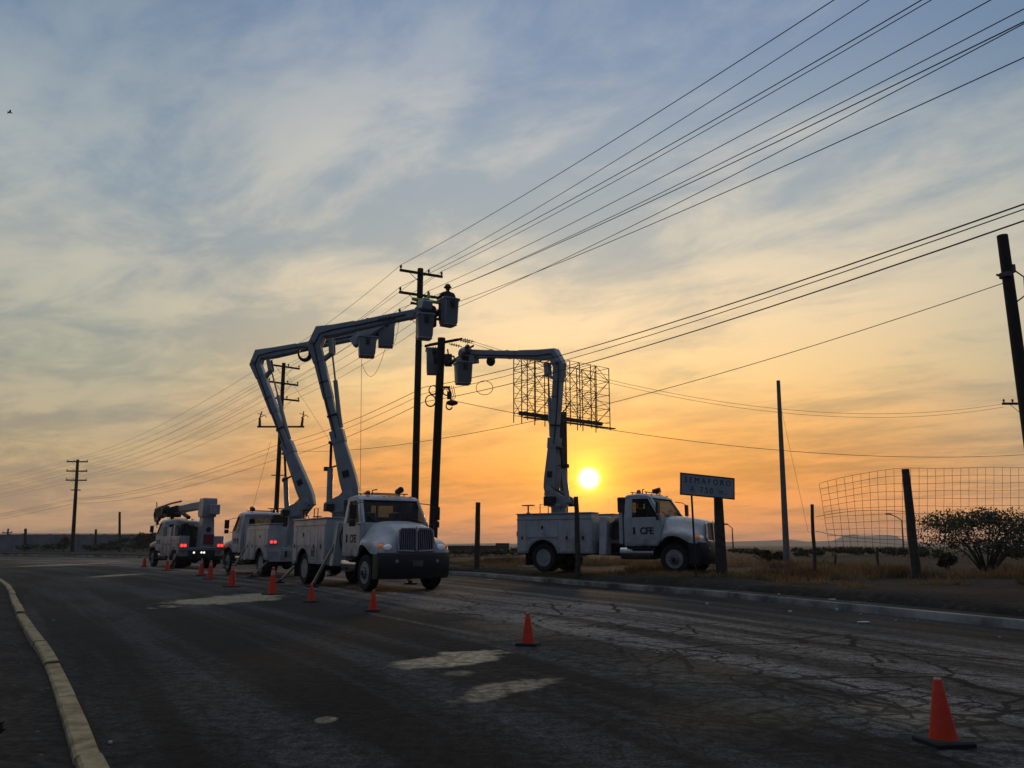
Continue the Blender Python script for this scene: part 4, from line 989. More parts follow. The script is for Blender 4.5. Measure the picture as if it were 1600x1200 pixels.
for key, z, hf in (('a', L3.z-.35, 1.35), ('b', L3.z-1.75, 1.3), ('c', L3.z-3.05, 1.45)):
    c_ = L3*(z/L3.z); c_ = c_+V((.62, -.78, 0)).normalized()*.17
    crossarm(p3, c_, ax3, hf, .13, (-hf*.95, .35, hf*.95), brace_d=.95)
    for i, t in enumerate((-hf*.95, .35, hf*.95)): ATT[('3', key, i)] = p3b+c_+ax3*t+V((0, 0, .30))
c_ = L3*(.667); c_ = c_+V((.36, -.93, 0)).normalized()*.2
ax3 = V((1, 0, 0)); ca = crossarm(p3, c_, ax3, 1.95, .13, (), False)
for s in (1, -1):
    b_ = MB(); q = c_+ax3*(s*1.75); b_.tube([q+V((0, 0, .05)), q+V((.05*s, 0, .75))], [.12, .09], 10); b_.build('cutout', PORC, ca)
    b_ = MB(); b_.tube([q+V((-.1, 0, .75)), q+V((.35, 0, 1.0)), q+V((.5, 0, .8))], .035, 6); b_.tube([q+V((-.25, 0, 1.12)), q+V((.2, 0, 1.02))], .03, 6); b_.tube([q+V((.05*s, 0, .75)), q+V((.1, 0, 1.3))], .05, 6); b_.build('fuse_holder', GALV, ca)
for f in (.25, .42):
    b_ = MB(); q = L3*f; b_.tube([q-ax3*.55, q+ax3*.55], .05, 6); b_.build('bracket', GALV, p3)
p4b = P(113, 862, 120); p4b.z = .0; p4t = P(121.5, 718, 118)
p4 = empty('utility_pole', p4b, 0, 'distant dark pole with three short crossarms by the far left wall', 'utility pole', 'power line poles')
pole_shaft(p4, p4b, p4t, .30, .2); L4 = p4t-p4b; ax4 = V((1, .10, 0)).normalized()
for key, z in (('a', L4.z-.35), ('b', L4.z-1.75), ('c', L4.z-3.1)):
    c_ = L4*(z/L4.z)+V((.1, -.25, 0)); crossarm(p4, c_, ax4, 1.5, .17, (-1.4, -.45, 1.4), brace_d=.8)
    for i, t in enumerate((-1.4, -.45, 1.4)): ATT[('4', key, i)] = p4b+c_+ax4*t+V((0, 0, .3))
c_ = L4*((L4.z-4.55)/L4.z)+V((.1, -.25, 0)); crossarm(p4, c_, ax4, .7, .14, (), False)
# short dark pole with the worked-on transformer bracket
p2b = V((-3.62, 36.1, .2)); p2t = P(690, 528, 35.4)
p2 = empty('utility_pole', p2b, 0, 'short thick dark pole with coiled cables and dead end insulators, right of the tall pole', 'utility pole', 'power line poles')
pole_shaft(p2, p2b, p2t, .21, .18); L2 = p2t-p2b
c_ = L2*.985
for q0, q1 in (((-.75, -.25, -.30), (.95, .25, .18)), ((-.6, .3, -.1), (.8, -.3, .0))):
    b_ = MB(); b_.beam([c_+V(q0), c_+V(q1)], [.11]*2, [.12]*2, (0, 0, 1)); b_.build('crossarm', WOODP, p2)
DE = []
for q0, dv in (((.95, .25, .18), V((1, .12, -.22))), ((.8, -.3, 0), V((1, .12, -.25))), ((.35, 0, -.12), V((1, .1, -.2)))):
    b_ = MB(); dv.normalize(); a = c_+V(q0); b_.tube([a, a+dv*.62], .022, 6)
    for i in range(4): b_.lathe([(.03, -.02), (.085, -.01), (.085, .01), (.03, .03)], 10, frame(a+dv*(.14+.11*i), V((0, 1, 0)).cross(dv), dv.cross(V((0, 1, 0)).cross(dv))))
    b_.build('dead_end_insulator', PORC, p2, smooth=40); DE.append(p2b+a+dv*.62)
for i, (dx, dz, r_) in enumerate(((-.34, -2.35, .17), (-.44, -2.85, .22), (.28, -2.42, .14), (.42, -3.1, .13))):
    b_ = MB(); cc = L2*.985+V((dx, -.12, dz))
    for j in range(3): b_.tube([cc+V((math.cos(2*math.pi*t/20)*(r_+.012*j), .02*j, math.sin(2*math.pi*t/20)*(r_*1.15+.012*j))) for t in range(20)], .018, 5)
    b_.build('cable_coil', WIRE, p2, smooth=50)
b_ = MB(); cc = L2*.985
b_.cbox(cc+V((.42, -.1, -2.6)), (.2, .2, .34)); b_.ball(cc+V((.55, -.1, -2.95)), (.28, .16, .13)); b_.cbox(cc+V((.2, 0, -2.2)), (.5, .12, .08))
for i in range(5): b_.tube([cc+V((.2+.1*i, -.1, -2.15)), cc+V((.35+.09*i, -.15, -2.45-.06*i)), cc+V((.5, -.1, -2.9))], .018, 5)
b_.build('splice_box', BLACK, p2, smooth=40, bevel=.03)
b_ = MB(); b_.cbox(cc+V((.35, -.15, -.95)), (.34, .3, .55)); b_.tube([cc+V((.1, 0, -.7)), cc+V((.6, -.1, -.75)), cc+V((.7, -.1, -1.3))], .05, 6); b_.tube([cc+V((.35, -.15, -.7)), cc+V((.3, -.1, -.4))], .04, 6); b_.build('switch_gear', BLACK, p2, bevel=.04)
# right hand poles
p5b = V((13.35, 20.0, .3)); p5t = P(1566, 368, 20)
p5 = empty('utility_pole', p5b, 0, 'thick dark pole cut off by the right edge, bare top with a cable clamp', 'utility pole', 'right hand poles')
pole_shaft(p5, p5b, p5t, .17, .135)
H5 = p5t.z-p5b.z; b_ = MB()
b_.tube([(-.05, 0, H5-1.2), (-.05, 0, H5-1.08)], .165, 12); b_.cbox((.16, 0, H5-.95), (.1, .1, .22)); b_.tube([(-.22, 0, H5-1.15), (-.3, 0, H5-1.12)], .03, 6)
b_.tube([(.2, 0, H5-1.0), (.5, .1, H5-1.15), (.4, 0, H5-1.7), (.12, 0, H5-1.9)], .02, 6); b_.build('cable_clamp', GALV, p5, smooth=40)
p6b = V((31.6, 48, .25)); p6t = P(1598, 624, 48); p6b.x = p6t.x
p6 = empty('utility_pole', p6b, 0, 'far thin pole with one short crossarm at the right edge', 'utility pole', 'right hand poles')
pole_shaft(p6, p6b, p6t, .17, .13); H6 = p6t.z-p6b.z
crossarm(p6, V((-.35, -.15, H6-.3)), V((1, 0, 0)), 1.05, .13, (-.95, -.4, .3), True, .6)
p7b = P(1229, 872, 42); p7b.z = .3; p7t = P(1216, 595, 43)
p7 = empty('utility_pole', p7b, 0, 'slim bare concrete pole standing alone right of the road sign', 'utility pole', 'right hand poles')
pole_shaft(p7, p7b, p7t, .17, .10, CONCP)
for px, py0, py1, Yd, r_, lab in ((187, 800, 862, 118, .20, 'bare thin pole in front of the far wall'), (40, 826, 858, 128, .24, 'stub of a dark pole rising over the far wall, left one'), (150, 827, 850, 132, .22, 'stub of a dark pole over the far wall, right of the distant pole')):
    t_ = P(px, py0, Yd); bb = V((P(px, py1, Yd).x, Yd, 0)); o = empty('pole_stub', bb, 0, lab, 'pole', 'far poles by the wall'); pole_shaft(o, bb, t_, r_, r_*.8)
t_ = P(13, 826, 150); bb = V((t_.x, 150, 0)); o = empty('utility_pole', bb, 0, 'tiny far pole with one crossarm at the left edge', 'utility pole', 'far poles by the wall'); pole_shaft(o, bb, t_, .2, .15); crossarm(o, V((0, -.2, t_.z-.75)), V((1, 0, 0)), .9, .15, (-.8, .8), False)

# ------------------------------------------------------------------ wires
def wire(name, pts, r_, label, group, m_=WIRE, cat='cable'):
    b_ = MB(); b_.tube(pts, r_, 5); o = b_.build(name, m_, smooth=60); return tag(o, label, cat, group)
def span(a, b, sag, n_=18):
    return [a.lerp(b, i/n_)-V((0, 0, 4*sag*(i/n_)*(1-i/n_))) for i in range(n_+1)]
def through(A, px, py, sagk=.0011, smax=58):
    """from A along the pole line, passing the ray through (px,py)"""
    d = ray(px, py); nrm = V((LINE.y, -LINE.x, 0))
    t = (A-V((0, 0, CAMZ))).dot(nrm)/d.dot(nrm); Q = V((0, 0, CAMZ))+d*t
    se = (Q-A).dot(LINE); dz = Q.z-A.z; bb = dz/se-sagk*se
    n_ = 24; out = []
    for i in range(n_+1):
        s_ = smax*i/n_; p = A+LINE*s_; p.z = A.z+bb*s_+sagk*s_*s_; out.append(p)
    return out
EDGE = {('a', 0): (1303, 0), ('a', 1): (1358, 0), ('a', 2): (1455, 0), ('b', 0): (1440, 0), ('b', 1): (1548, 0), ('b', 2): (1600, 14), ('c', 0): (1600, 34), ('c', 1): (1600, 90), ('c', 2): (1600, 37)}
ARM = {'a': 'top', 'b': 'middle', 'c': 'lowest'}; POSN = ('left end', 'middle', 'right end')
GW = 'power lines on the three crossarms'
p9 = {}
for (key, i), e in EDGE.items():
    A = ATT[('1', key, i)]; right_ = through(A, *e)
    C3, C4 = ATT[('3', key, i)], ATT[('4', key, i)]
    far = P(-260, 792+8*'abc'.index(key)+2*i, 185)
    pts = right_[::-1]+span(A, C3, .35)[1:]+span(C3, C4, 1.3)[1:]+span(C4, far, 1.2)[1:]
    wire('power_line', pts, .0115, f'power line on the {POSN[i]} of the tall pole\'s {ARM[key]} crossarm', GW)
GS = 'lower service cables'
for i, (ya, e, y3, y4, lab) in enumerate(((607, (1600, 319), 694, 779, 'upper'), (617, (1600, 327), 702, 781, 'middle'), (630, (1600, 345), 716, 786, 'lowest'))):
    A = P(662, ya-2, 40.0); right_ = through(A, *e, sagk=.0016)
    C3 = P(437, y3, 65); C4 = P(119, y4, 119)
    far = P(-260, 835+6*i, 185)
    pts = right_[::-1]+span(A, C3, .35)[1:]+span(C3, C4, 1.0)[1:]+span(C4, far, 1.0)[1:]
    wire('service_cable', pts, .016 if i != 1 else .012, f'{lab} of three service cables passing low behind the boom and the short pole', GS)
A = P(690, 685, 35.9); Bq = P(1572, 441, 20)
wire('service_cable', span(A, Bq, .45)+[Bq+V((.15, 0, 0))], .012, 'cable rising from the short dark pole to the thick pole at the right edge', GS)
wire('service_cable', span(P(684, 686, 36), P(432, 702, 65), .35), .012, 'cable from the short dark pole back to the leaning pole between the booms', GS)
wire('service_cable', span(P(712, 627, 35.6), P(1640, 708, 46), 1.1, 30), .014, 'cable sagging across the orange sky past the billboard frame to the right', GS)
wire('service_cable', span(DE[0], P(1567, 631, 47.8), 1.75, 30), .010, 'upper of two thin cables from the short pole to the far right pole', GS)
wire('service_cable', span(DE[1], P(1568, 636, 47.8), 1.80, 30), .010, 'lower of two thin cables from the short pole to the far right pole', GS)
GY = 'guy wires'
wire('guy_wire', [P(1221, 640, 42.8), P(1263, 832, 41)], .008, 'guy wire on the right of the slim bare concrete pole', GY)
wire('guy_wire', [P(445, 580, 64), P(575, 780, 58)], .010, 'guy wire slanting down from the leaning pole to the right', GY)
wire('guy_wire', [P(423, 690, 65), P(396, 790, 62)], .012, 'guy wire slanting down from the leaning pole to the left', GY)
wire('hand_line', [P(565, 560, 32.2), P(564, 660, 32.1), P(563, 770, 32.0), P(563, 890, 32)], .009, 'thin hand line hanging straight down from the left bucket', GY, cat='rope')
for (a, bq, Yd, sg, lab) in (((566, 569), (603, 540), 32.5, .9, 'loose jumper cable drooping below the left buckets'), ((612, 540), (624, 500), 33, .35, 'loose jumper lead hanging between the left buckets and the tall pole')):
    wire('jumper_cable', span(P(*a, Yd), P(*bq, Yd), sg), .009, lab, 'jumper cables')
b_ = [P(757+13*math.cos(t)*1.0, 606+11*math.sin(t), 33) for t in [2*math.pi*i/18 for i in range(19)]]
wire('cable_loop', b_, .014, 'loop of slack cable hung on the service cable right of the short pole', 'jumper cables')
b_ = MB(); A = P(669, 466, 40.0); b_.tube([A+V((0, 0, -.28)), A+V((0, 0, .12)), A+V((.05, 0, .32))], [.10, .09, .05], 10); b_.tube([A-AX*.9+V((0, 0, -.16)), A+AX*.9+V((0, 0, -.16))], .09, 10)
tag(b_.build('line_cover', GREENI, smooth=40), 'bright green insulating cover on the tall pole\'s middle crossarm', 'line cover')

# ------------------------------------------------------------------ billboard skeleton
A0, A1 = P(816, 655, 85), P(945, 671, 93)
zb, zt_ = A0.z, P(814, 553, 85).z
A0.z = A1.z = 0; ux = (A1-A0).normalized(); uy = V((-ux.y, ux.x, 0)); Lb = (A1-A0).length
bb = empty('billboard_frame', (A0+A1)/2, 0, 'bare lattice skeleton of a billboard behind the right boom', 'billboard frame')
O = A0-(A0+A1)/2
def bp(x, d, z): return O+ux*x+uy*d+V((0, 0, z))
b_ = MB(); mid = Lb*.50
b_.tube([bp(mid, .4, -.2), bp(mid, .4, zb+1.5)], .45, 20); b_.build('column', RUST, bb, smooth=40)
b_ = MB(); b_.beam([bp(0, .5, zb+.75), bp(Lb, .5, zb+.75)], [.35]*2, [.42]*2, uy); b_.build('main_beam', RUST, bb)
b_ = MB(); b_.beam([bp(-.5, -1.0, zb+.05), bp(Lb+.6, -1.0, zb+.05)], [.5]*2, [.12]*2, uy)
for i in range(8): b_.beam([bp(Lb*i/7, -1.1, zb), bp(Lb*i/7, .5, zb+.4)], [.08]*2, [.08]*2, ux)
b_.build('catwalk', RUST, bb)
cols = [0, .09*Lb, .24*Lb, .36*Lb, .5*Lb, .62*Lb, .76*Lb, .83*Lb, Lb]
for d_, nm in ((-.9, 'lattice_panel'), (1.5, 'lattice_panel')):
    b_ = MB(); H_ = zt_-zb
    for x in cols: b_.beam([bp(x, d_, zb-.2), bp(x, d_, zt_)], [.09]*2, [.09]*2, ux)
    for i in range(9): z = zb+.6+(H_-.6)*i/8; b_.beam([bp(0, d_, z), bp(Lb, d_, z+.0)], [.05]*2, [.05]*2, ux.cross(V((0, 0, 1))))
    for j in range(len(cols)-1):
        for i in range(4):
            if (i+j) % 3 == 2: continue
            z0, z1 = zb+.6+(H_-.6)*i/4, zb+.6+(H_-.6)*(i+1)/4; x0, x1 = (cols[j], cols[j+1]) if (i+j) % 2 else (cols[j+1], cols[j])
            b_.beam([bp(x0, d_, z0), bp(x1, d_, z1)], [.055]*2, [.055]*2, uy)
    b_.build(nm, RUST, bb)
b_ = MB()
for j, x in enumerate(cols):
    for i in range(5):
        z = zb+.8+(zt_-zb-.8)*i/4
        b_.beam([bp(x, -.9, z), bp(x, 1.5, z)], [.06]*2, [.06]*2, ux)
        if i < 4: b_.beam([bp(x, -.9 if (i+j) % 2 else 1.5, z), bp(x, 1.5 if (i+j) % 2 else -.9, z+(zt_-zb-.8)/4)], [.05]*2, [.05]*2, ux)
b_.build('cross_tie', RUST, bb)

# ------------------------------------------------------------------ road sign
c00, c10, c11, c01 = P(1062, 738, 24.6), P(1147, 747, 25.4), P(1148, 781, 25.4), P(1063, 773, 24.6)
sc_ = (c00+c10+c11+c01)/4; g0 = V((sc_.x, sc_.y, .3))
sg = empty('road_sign', g0, 0, 'grey rectangular road sign lettered SEMAFORO A 750 m. in front of the truck', 'road sign')
xa = ((c10-c00)+(c11-c01)).normalized(); ya = ((c00-c01)+(c10-c11)).normalized()
Ms = frame(sc_-g0, xa, ya); wS = ((c10-c00).length+(c11-c01).length)/4; hS = ((c00-c01).length+(c10-c11).length)/4
b_ = MB(); b_.cbox((0, 0, 0), (wS*2, hS*2, .03), Ms); pn = b_.build('sign_panel', SIGNW, sg, bevel=.01)
b_ = MB()
for s in (1, -1): b_.cbox((0, s*(hS-.022), .012), (wS*2, .036, .022), Ms); b_.cbox((s*(wS-.022), 0, .012), (.036, hS*2-.074, .022), Ms)
b_.build('sign_border', INK, pn)
text_mesh('SEMAFORO', .255, INK, 'sign_lettering', pn, Ms @ Matrix.Translation((0, hS*.40, .018)), .002, 1.55, 0.0)
text_mesh('A 750 m.', .255, INK, 'sign_lettering', pn, Ms @ Matrix.Translation((.02, -hS*.42, .018)), .002, 1.5, 0.0)
q = P(1081, 776, 24.75)-g0; b_ = MB(); b_.tube([q+V((0, .03, .1)), V((q.x+.03, q.y+.03, -.3))], .032, 8); b_.build('leg', STEELD, sg)
q = P(1124, 776, 25.3)-g0; b_ = MB(); e = P(1129, 892, 25.3)-g0
b_.beam([q+V((0, .14, .15)), V((e.x, e.y+.14, -.35))], [.26, .36], [.14, .18], (1, 0, 0)); b_.build('post', WOODF, sg, bevel=.02)

# ------------------------------------------------------------------ fence posts, wire mesh, shrubs
GF = 'old fence posts along the verge'
for (tx_, ty_, bx_, by_, Yd, w0, w1, m_, lab) in (
    (747, 785, 745, 884, 33.0, .24, .20, WOODF, 'dark fence post left of the parked truck, standing alone'),
    (900, 776, 903, 888, 27.3, .19, .16, WOODF, 'grey fence post in front of the parked truck\'s side'),
    (1269, 788, 1273, 897, 24.6, .12, .10, WOODF, 'thin crooked fence post with loose wires, right of the concrete pole'),
    (1414, 733, 1433, 905, 23.6, .30, .22, WOODF, 'tall thick leaning fence post carrying the wire mesh'),
    (1370, 855, 1372, 892, 30, .10, .10, WOODF, 'short far stake behind the wire mesh, left of the thick post'),
    (1305, 866, 1305, 890, 34, .12, .10, WOODF, 'lowest stub of a stake behind the wire mesh')):
    t_ = P(tx_, ty_, Yd); gz = .28; bq = P(bx_, by_, Yd); bq.z = min(bq.z, gz)
    b_ = MB(); L = t_-bq; n_ = 5; o = empty('x', (0, 0, 0)); bpy.data.objects.remove(o)
    b_.tube([L*(i/n_)+V((rnd.uniform(-.015, .015), 0, 0)) for i in range(n_+1)], [w0/2+(w1-w0)/2*i/n_ for i in range(n_+1)], 7)
    o = b_.build('fence_post', m_, smooth=30); o.location = bq; tag(o, lab, 'fence post', GF)
# mesh: vertical wires at even steps, rows sagging; left end has come loose and curls
def topy(x): 
    t = max(0, (1415-x)/135); return 732-2*(x-1415)/185*(x > 1415)+24*t**1.7
def mpt(x, v):                       # x pixel along the top, v 0..1 downward
    t = max(0, (1415-x)/135)
    y0 = topy(x); y1 = 862-8*t; xx = x+v*16*t**1.2
    return P(xx, y0+(y1-y0)*v, 24.0+.0*t-1.0*t*(1-v)+.006*(x-1415)*(x > 1415))
b_ = MB(); xs_ = [1280+13.0*i for i in range(31)]; NR = 11
for x in xs_: b_.tube([mpt(x, i/NR)+V((rnd.uniform(-.006, .006), 0, 0)) for i in range(NR+1)], .0058, 4)
for j in range(NR):
    b_.tube([mpt(x, j/NR)+V((0, 0, .012*math.sin(x*.05+j))) for x in xs_], .0058, 4)
tag(b_.build('wire_mesh', GALV, smooth=0), 'square wire mesh fence hanging loose from the thick leaning post', 'mesh fence')
for (a, bq, sg_, lab) in (((1274, 808), (1419, 800), -.12, 'upper barbed wire between the thin crooked post and the thick post'), ((1274, 830), (1424, 842), .1, 'lower barbed wire between the thin crooked post and the thick post')):
    wire('barbed_wire', span(P(*a, 24.6), P(*bq, 23.7), sg_), .008, lab, 'loose fence wires', GALV, 'wire')

def foliage(center, rad, n_, size, m_, seed, squash=.0, lobes=7, name='crown', parent=None, stems=None):
    r_ = random.Random(seed); vs, fs = [], []
    lob = []
    for i in range(lobes):
        a = r_.uniform(0, 2*math.pi); e = r_.uniform(-.35, .9); k_ = r_.uniform(.45, .85)
        lob.append((V((math.cos(a)*rad[0]*k_, math.sin(a)*rad[1]*k_, e*rad[2]*.75)), r_.uniform(.28, .5)))
    for i in range(n_):
        c0, lr = lob[r_.randrange(lobes)]
        d = V((r_.gauss(0, 1), r_.gauss(0, 1), r_.gauss(0, .7))).normalized()*(lr*r_.random()**.45)
        p = center+c0+V((d.x*rad[0], d.y*rad[1], d.z*rad[2]))
        s_ = size*r_.uniform(.5, 1.3); nrm = V((r_.gauss(0, 1), r_.gauss(0, 1), r_.gauss(0, 1)+.4)).normalized()
        t_ = nrm.orthogonal().normalized(); t_.rotate(Matrix.Rotation(r_.uniform(0, 6.28), 3, nrm)); u_ = nrm.cross(t_)
        o_ = len(vs); vs += [p-t_*s_, p+u_*s_*.42, p+t_*s_, p-u_*s_*.42]; fs.append((o_, o_+1, o_+2, o_+3))
    b_ = MB(); b_.add(vs, fs); return b_.build(name, m_, parent, smooth=0)
def bush(loc, rad, n_, size, seed, label, m_=LEAF, group=None, nstem=7, cat='shrub', lobes=9):
    root = empty('shrub', loc, 0, label, cat, group); r_ = random.Random(seed)
    foliage(V((0, 0, rad[2]*1.02)), rad, n_, size, m_, seed, lobes=lobes, parent=root)
    b_ = MB()
    for i in range(nstem):
        a = r_.uniform(0, 6.28); e = V((math.cos(a)*rad[0]*r_.uniform(.3, .85), math.sin(a)*rad[1]*.6, rad[2]*r_.uniform(.9, 1.7)))
        m1 = e*.45+V((0, 0, .1)); b_.tube([(0.05*math.cos(a), .05*math.sin(a), -.1), m1, e], [.03+.02*rad[2], .02+.008*rad[2], .008], 6)
        for j in range(3):
            s_ = m1.lerp(e, r_.uniform(.1, .8)); b_.tube([s_, s_+V((r_.uniform(-.5, .5)*rad[0], r_.uniform(-.4, .4)*rad[1], r_.uniform(.1, .45)*rad[2]))], [.014, .005], 5)
    b_.build('stem', BARK, root, smooth=40); return root
bq = P(1526, 880, 29.5); bush(V((bq.x+.35, 29.5, .25)), (2.35, 1.8, 1.2), 8200, .064, 5, 'dark spreading thorn bush behind the wire mesh at the right', lobes=38, nstem=16)
GB = 'low bushes near the horizon'
for i, (px, py, Yd, w, h, n_) in enumerate(((1190, 864, 46, 1.0, .55, 700), (1218, 868, 48, .8, .42, 500), (1262, 866, 70, 2.6, .8, 600), (1300, 865, 75, 3.2, .95, 700), (1345, 864, 78, 3.0, .9, 700), (1388, 864, 74, 2.6, .9, 700), (1425, 865, 70, 2.4, .95, 600),
        (1455, 868, 60, 2.2, .8, 600), (1590, 868, 55, 2.6, .95, 700), (1480, 880, 33, .7, .5, 500), (760, 868, 75, 3.4, .7, 600), (715, 866, 80, 2.6, .55, 500), (795, 866, 78, 2.2, .75, 500), (1160, 861, 95, 3.2, .7, 500), (205, 868, 116, 5.0, 1.5, 900), (225, 866, 112, 3.0, 1.8, 800), (165, 868, 121, 3.5, .9, 500), (60, 866, 126, 5.0, .9, 600), (98, 864, 124, 1.6, 1.5, 500), (140, 866, 123, 3.0, .8, 500))):
    p = P(px, py, Yd)
    where = ('beside the road sign legs', 'by the foot of the bare concrete pole', 'left end of the hedge behind the mesh', 'second clump of the hedge behind the mesh', 'middle of the hedge behind the mesh', 'hedge clump left of the thick post', 'hedge clump right of the thick post', 'under the left side of the thorn bush', 'at the right edge of the photo', 'grey twigs at the foot of the thick post',
             'behind the lone dark post', 'left of the lone dark post', 'by the rear of the parked truck', 'right of the sign near the horizon', 'along the far wall beside the crane truck', 'against the crane truck\'s front', 'in front of the far wall right of the distant pole', 'in front of the far wall, widest', 'boxy bush left of the distant pole', 'at the foot of the distant pole')[i]
    bush(V((p.x, Yd, .1 if px < 400 else .2)), (w/2*1.15, w/2*.8, h*(.48 if px > 400 and Yd > 50 else .8)), n_, .09+.0016*Yd, 40+i, f'low dark bush {where}', LEAF if i % 3 else LEAFD, GB, 4)
# weeds at the left edge of the photo on the median
wp = G(-30, 1200, .05); bush(V((wp.x-.13, wp.y+.12, .05)), (.13, .13, .17), 380, .03, 91, 'leafy weed on the median at the lower left edge of the photo', LEAF, None, 6, 'weed')

# dry grass on the verge (nobody could count it)
vs, fs = [], []
def clumpy(x, y): return mnoise.noise(V((x*.22, y*.22, 4.2)))+.5*mnoise.noise(V((x*.7, y*.7, 1.1)))
def verge_z(o): 
    for (a, za), (b, zb_) in zip([(.62, .09), (.72, .17), (1.0, .27), (3.0, .30), (7, .31), (12, .30), (25, .28), (60, .27)], [(.72, .17), (1.0, .27), (3.0, .30), (7, .31), (12, .30), (25, .28), (60, .27), (130, .25)]):
        if a <= o <= b: return za+(zb_-za)*(o-a)/(b-a)
    return .2
RV = [p for p in RS if 4 < p.y < 60]
cand = 0; made = 0
while made < 4600 and cand < 90000:
    cand += 1
    i = rnd.randrange(len(RV)-1); f = rnd.random(); base_ = RV[i].lerp(RV[i+1], f); t_ = (RV[i+1]-RV[i]).normalized(); rt = V((t_.y, -t_.x, 0))
    o_ = 1.7+abs(rnd.gauss(0, 1))*9; p = base_+rt*o_
    if p.x > 26 or p.y < 18: continue
    thr = .10 if (p.x < 8 and o_ > 1.9) else (.34 if o_ < 4.2 else .10)
    if clumpy(p.x, p.y) < thr: continue
    made += 1; z0 = verge_z(o_)-.04; hh = rnd.uniform(.12, .36)*(1.25 if o_ > 5 else .7)
    for j in range(9):
        a = rnd.uniform(0, 6.28); l = rnd.uniform(.05, .26); q = V((p.x+rnd.gauss(0, .10), p.y+rnd.gauss(0, .10), z0)); tp = q+V((math.cos(a)*l, math.sin(a)*l, hh*rnd.uniform(.5, 1.1)))
        md = q.lerp(tp, .55)+V((0, 0, .05)); w = V((-math.sin(a), math.cos(a), 0))*rnd.uniform(.006, .013)
        k0 = len(vs); vs += [q-w, q+w, md+w*.8, md-w*.8, tp]; fs += [(k0, k0+1, k0+2, k0+3), (k0+3, k0+2, k0+4)]
b_ = MB(); b_.add(vs, fs); me = bpy.data.meshes.new('dry_grass'); me.from_pydata([tuple(v_) for v_ in b_.v], [], b_.f); me.materials.append(GRASS)
go = bpy.data.objects.new('dry_grass', me); COL.objects.link(go); tag(go, 'dry golden grass growing along the verge', 'grass', kind='stuff')

# rubble, litter
vs = None
GR = 'rubbish on the pavement edge'
def slab(name, loc, d, rz, m_, lab, cat, grp, tilt=0):
    b_ = MB(); r_ = random.Random(hash(lab) % 1000); n_ = 9
    pl = [(math.cos(2*math.pi*i/n_)*d[0]/2*r_.uniform(.75, 1.1), math.sin(2*math.pi*i/n_)*d[1]/2*r_.uniform(.75, 1.1)) for i in range(n_)]
    b_.prism(pl, 'z', 0, d[2]); o = b_.build(name, m_, smooth=30, bevel=min(d)*.15); o.location = loc; o.rotation_euler = (tilt, 0, rz); return tag(o, lab, cat, grp)
def plank(loc, d, rz, m_, lab, name='plank', cat='plank', tilt=0):
    b_ = MB(); b_.cbox((0, 0, d[2]/2), d); o = b_.build(name, m_, bevel=.01); o.location = loc; o.rotation_euler = (0, tilt, rz); return tag(o, lab, cat, GR)
plank(G(772, 884, .15), (1.1, .5, .42), R(10), WOODF, 'low dark wooden crate on the pavement behind the kerb', 'crate', 'crate')
plank(G(826, 886, .3), (.95, .30, .05), R(-6), SIGNW, 'pale board lying on the ground behind the parked truck')
plank(G(890, 892, .2), (.5, .25, .06), R(20), CONC, 'short grey board by the fence post in front of the truck')
slab('concrete_block', G(794, 890, .14), (.35, .25, .16), 0, LITTER, 'white block beside the dark crate on the pavement', 'block', GR)
slab('scrap_heap', G(800, 884, .16), (.9, .6, .45), 0, WOODF, 'rounded dark scrap heap between the crate and the pale board', 'scrap', GR)
slab('paper', G(1350, 973, .002), (.26, .12, .02), .3, LITTER, 'crumpled white litter on the road near the kerb', 'litter', GR)
slab('paper', G(765, 906, .002), (.35, .12, .02), 0, LITTER, 'pale scrap on the road by the truck bumper', 'litter', GR)
slab('paper', G(1301, 938, .14), (.16, .10, .03), 0, LITTER, 'small white litter on top of the right kerb', 'litter', GR)
for i, (px, py) in enumerate(((1105, 945), (1235, 957), (1308, 955), (1345, 960), (1400, 970), (1434, 970), (1562, 996), (1033, 963), (1217, 929), (1240, 893), (1225, 891), (1260, 890), (172, 1162), (83, 970))):
    g_ = G(px, py, .002 if py > 935 else .15)
    slab('pebble', g_, tuple(x*(1.0 if py < 960 else .45) for x in (rnd.uniform(.05, .10), rnd.uniform(.04, .08), rnd.uniform(.02, .05))), rnd.uniform(0, 3), LITTER, 'small pale stone or scrap lying loose by the road', 'stone', 'scattered pale stones')

# ------------------------------------------------------------------ traffic cones
GC = 'traffic cones along the closed lane'
def cone_mesh(h, w, key):
    def body(b_): b_.lathe([(w*.34, .03), (w*.30, .05), (w*.09, h*.965), (w*.075, h*.975)], 22)
    def base_(b_): b_.loft([[(x*w/2*k_, y*w/2*k_, z) for x, y in ((-1,-.9),(-.9,-1),(.9,-1),(1,-.9),(1,.9),(.9,1),(-.9,1),(-1,.9))] for k_, z in ((1, 0), (1, .022), (.92, .034))])
    def tip(b_): b_.lathe([(w*.082, h*.96), (w*.085, h*.985), (w*.07, h), (w*.05, h), (w*.05, h*.9)], 16)
    root = empty('traffic_cone', (0, 0, 0))
    cpart((key, 'b'), 'cone_body', root, body, ORANGE, smooth=40); cpart((key, 'p'), 'cone_base', root, base_, RUBBER); cpart((key, 't'), 'cone_tip', root, tip, CONEW, smooth=40)
    if key == 'tall':
        cpart((key, 's'), 'cone_collar', root, lambda b_: b_.lathe([(w*.30+( -.21*w)*(.70), h*.69), (w*.30-.21*w*.90+.004, h*.88), (w*.30-.21*w*.90, h*.885)], 22), CONEW, smooth=40)
    return root
small = cone_mesh(.40, .275, 'small'); tall = cone_mesh(.69, .40, 'tall')
used = {'s': 0, 't': 0}
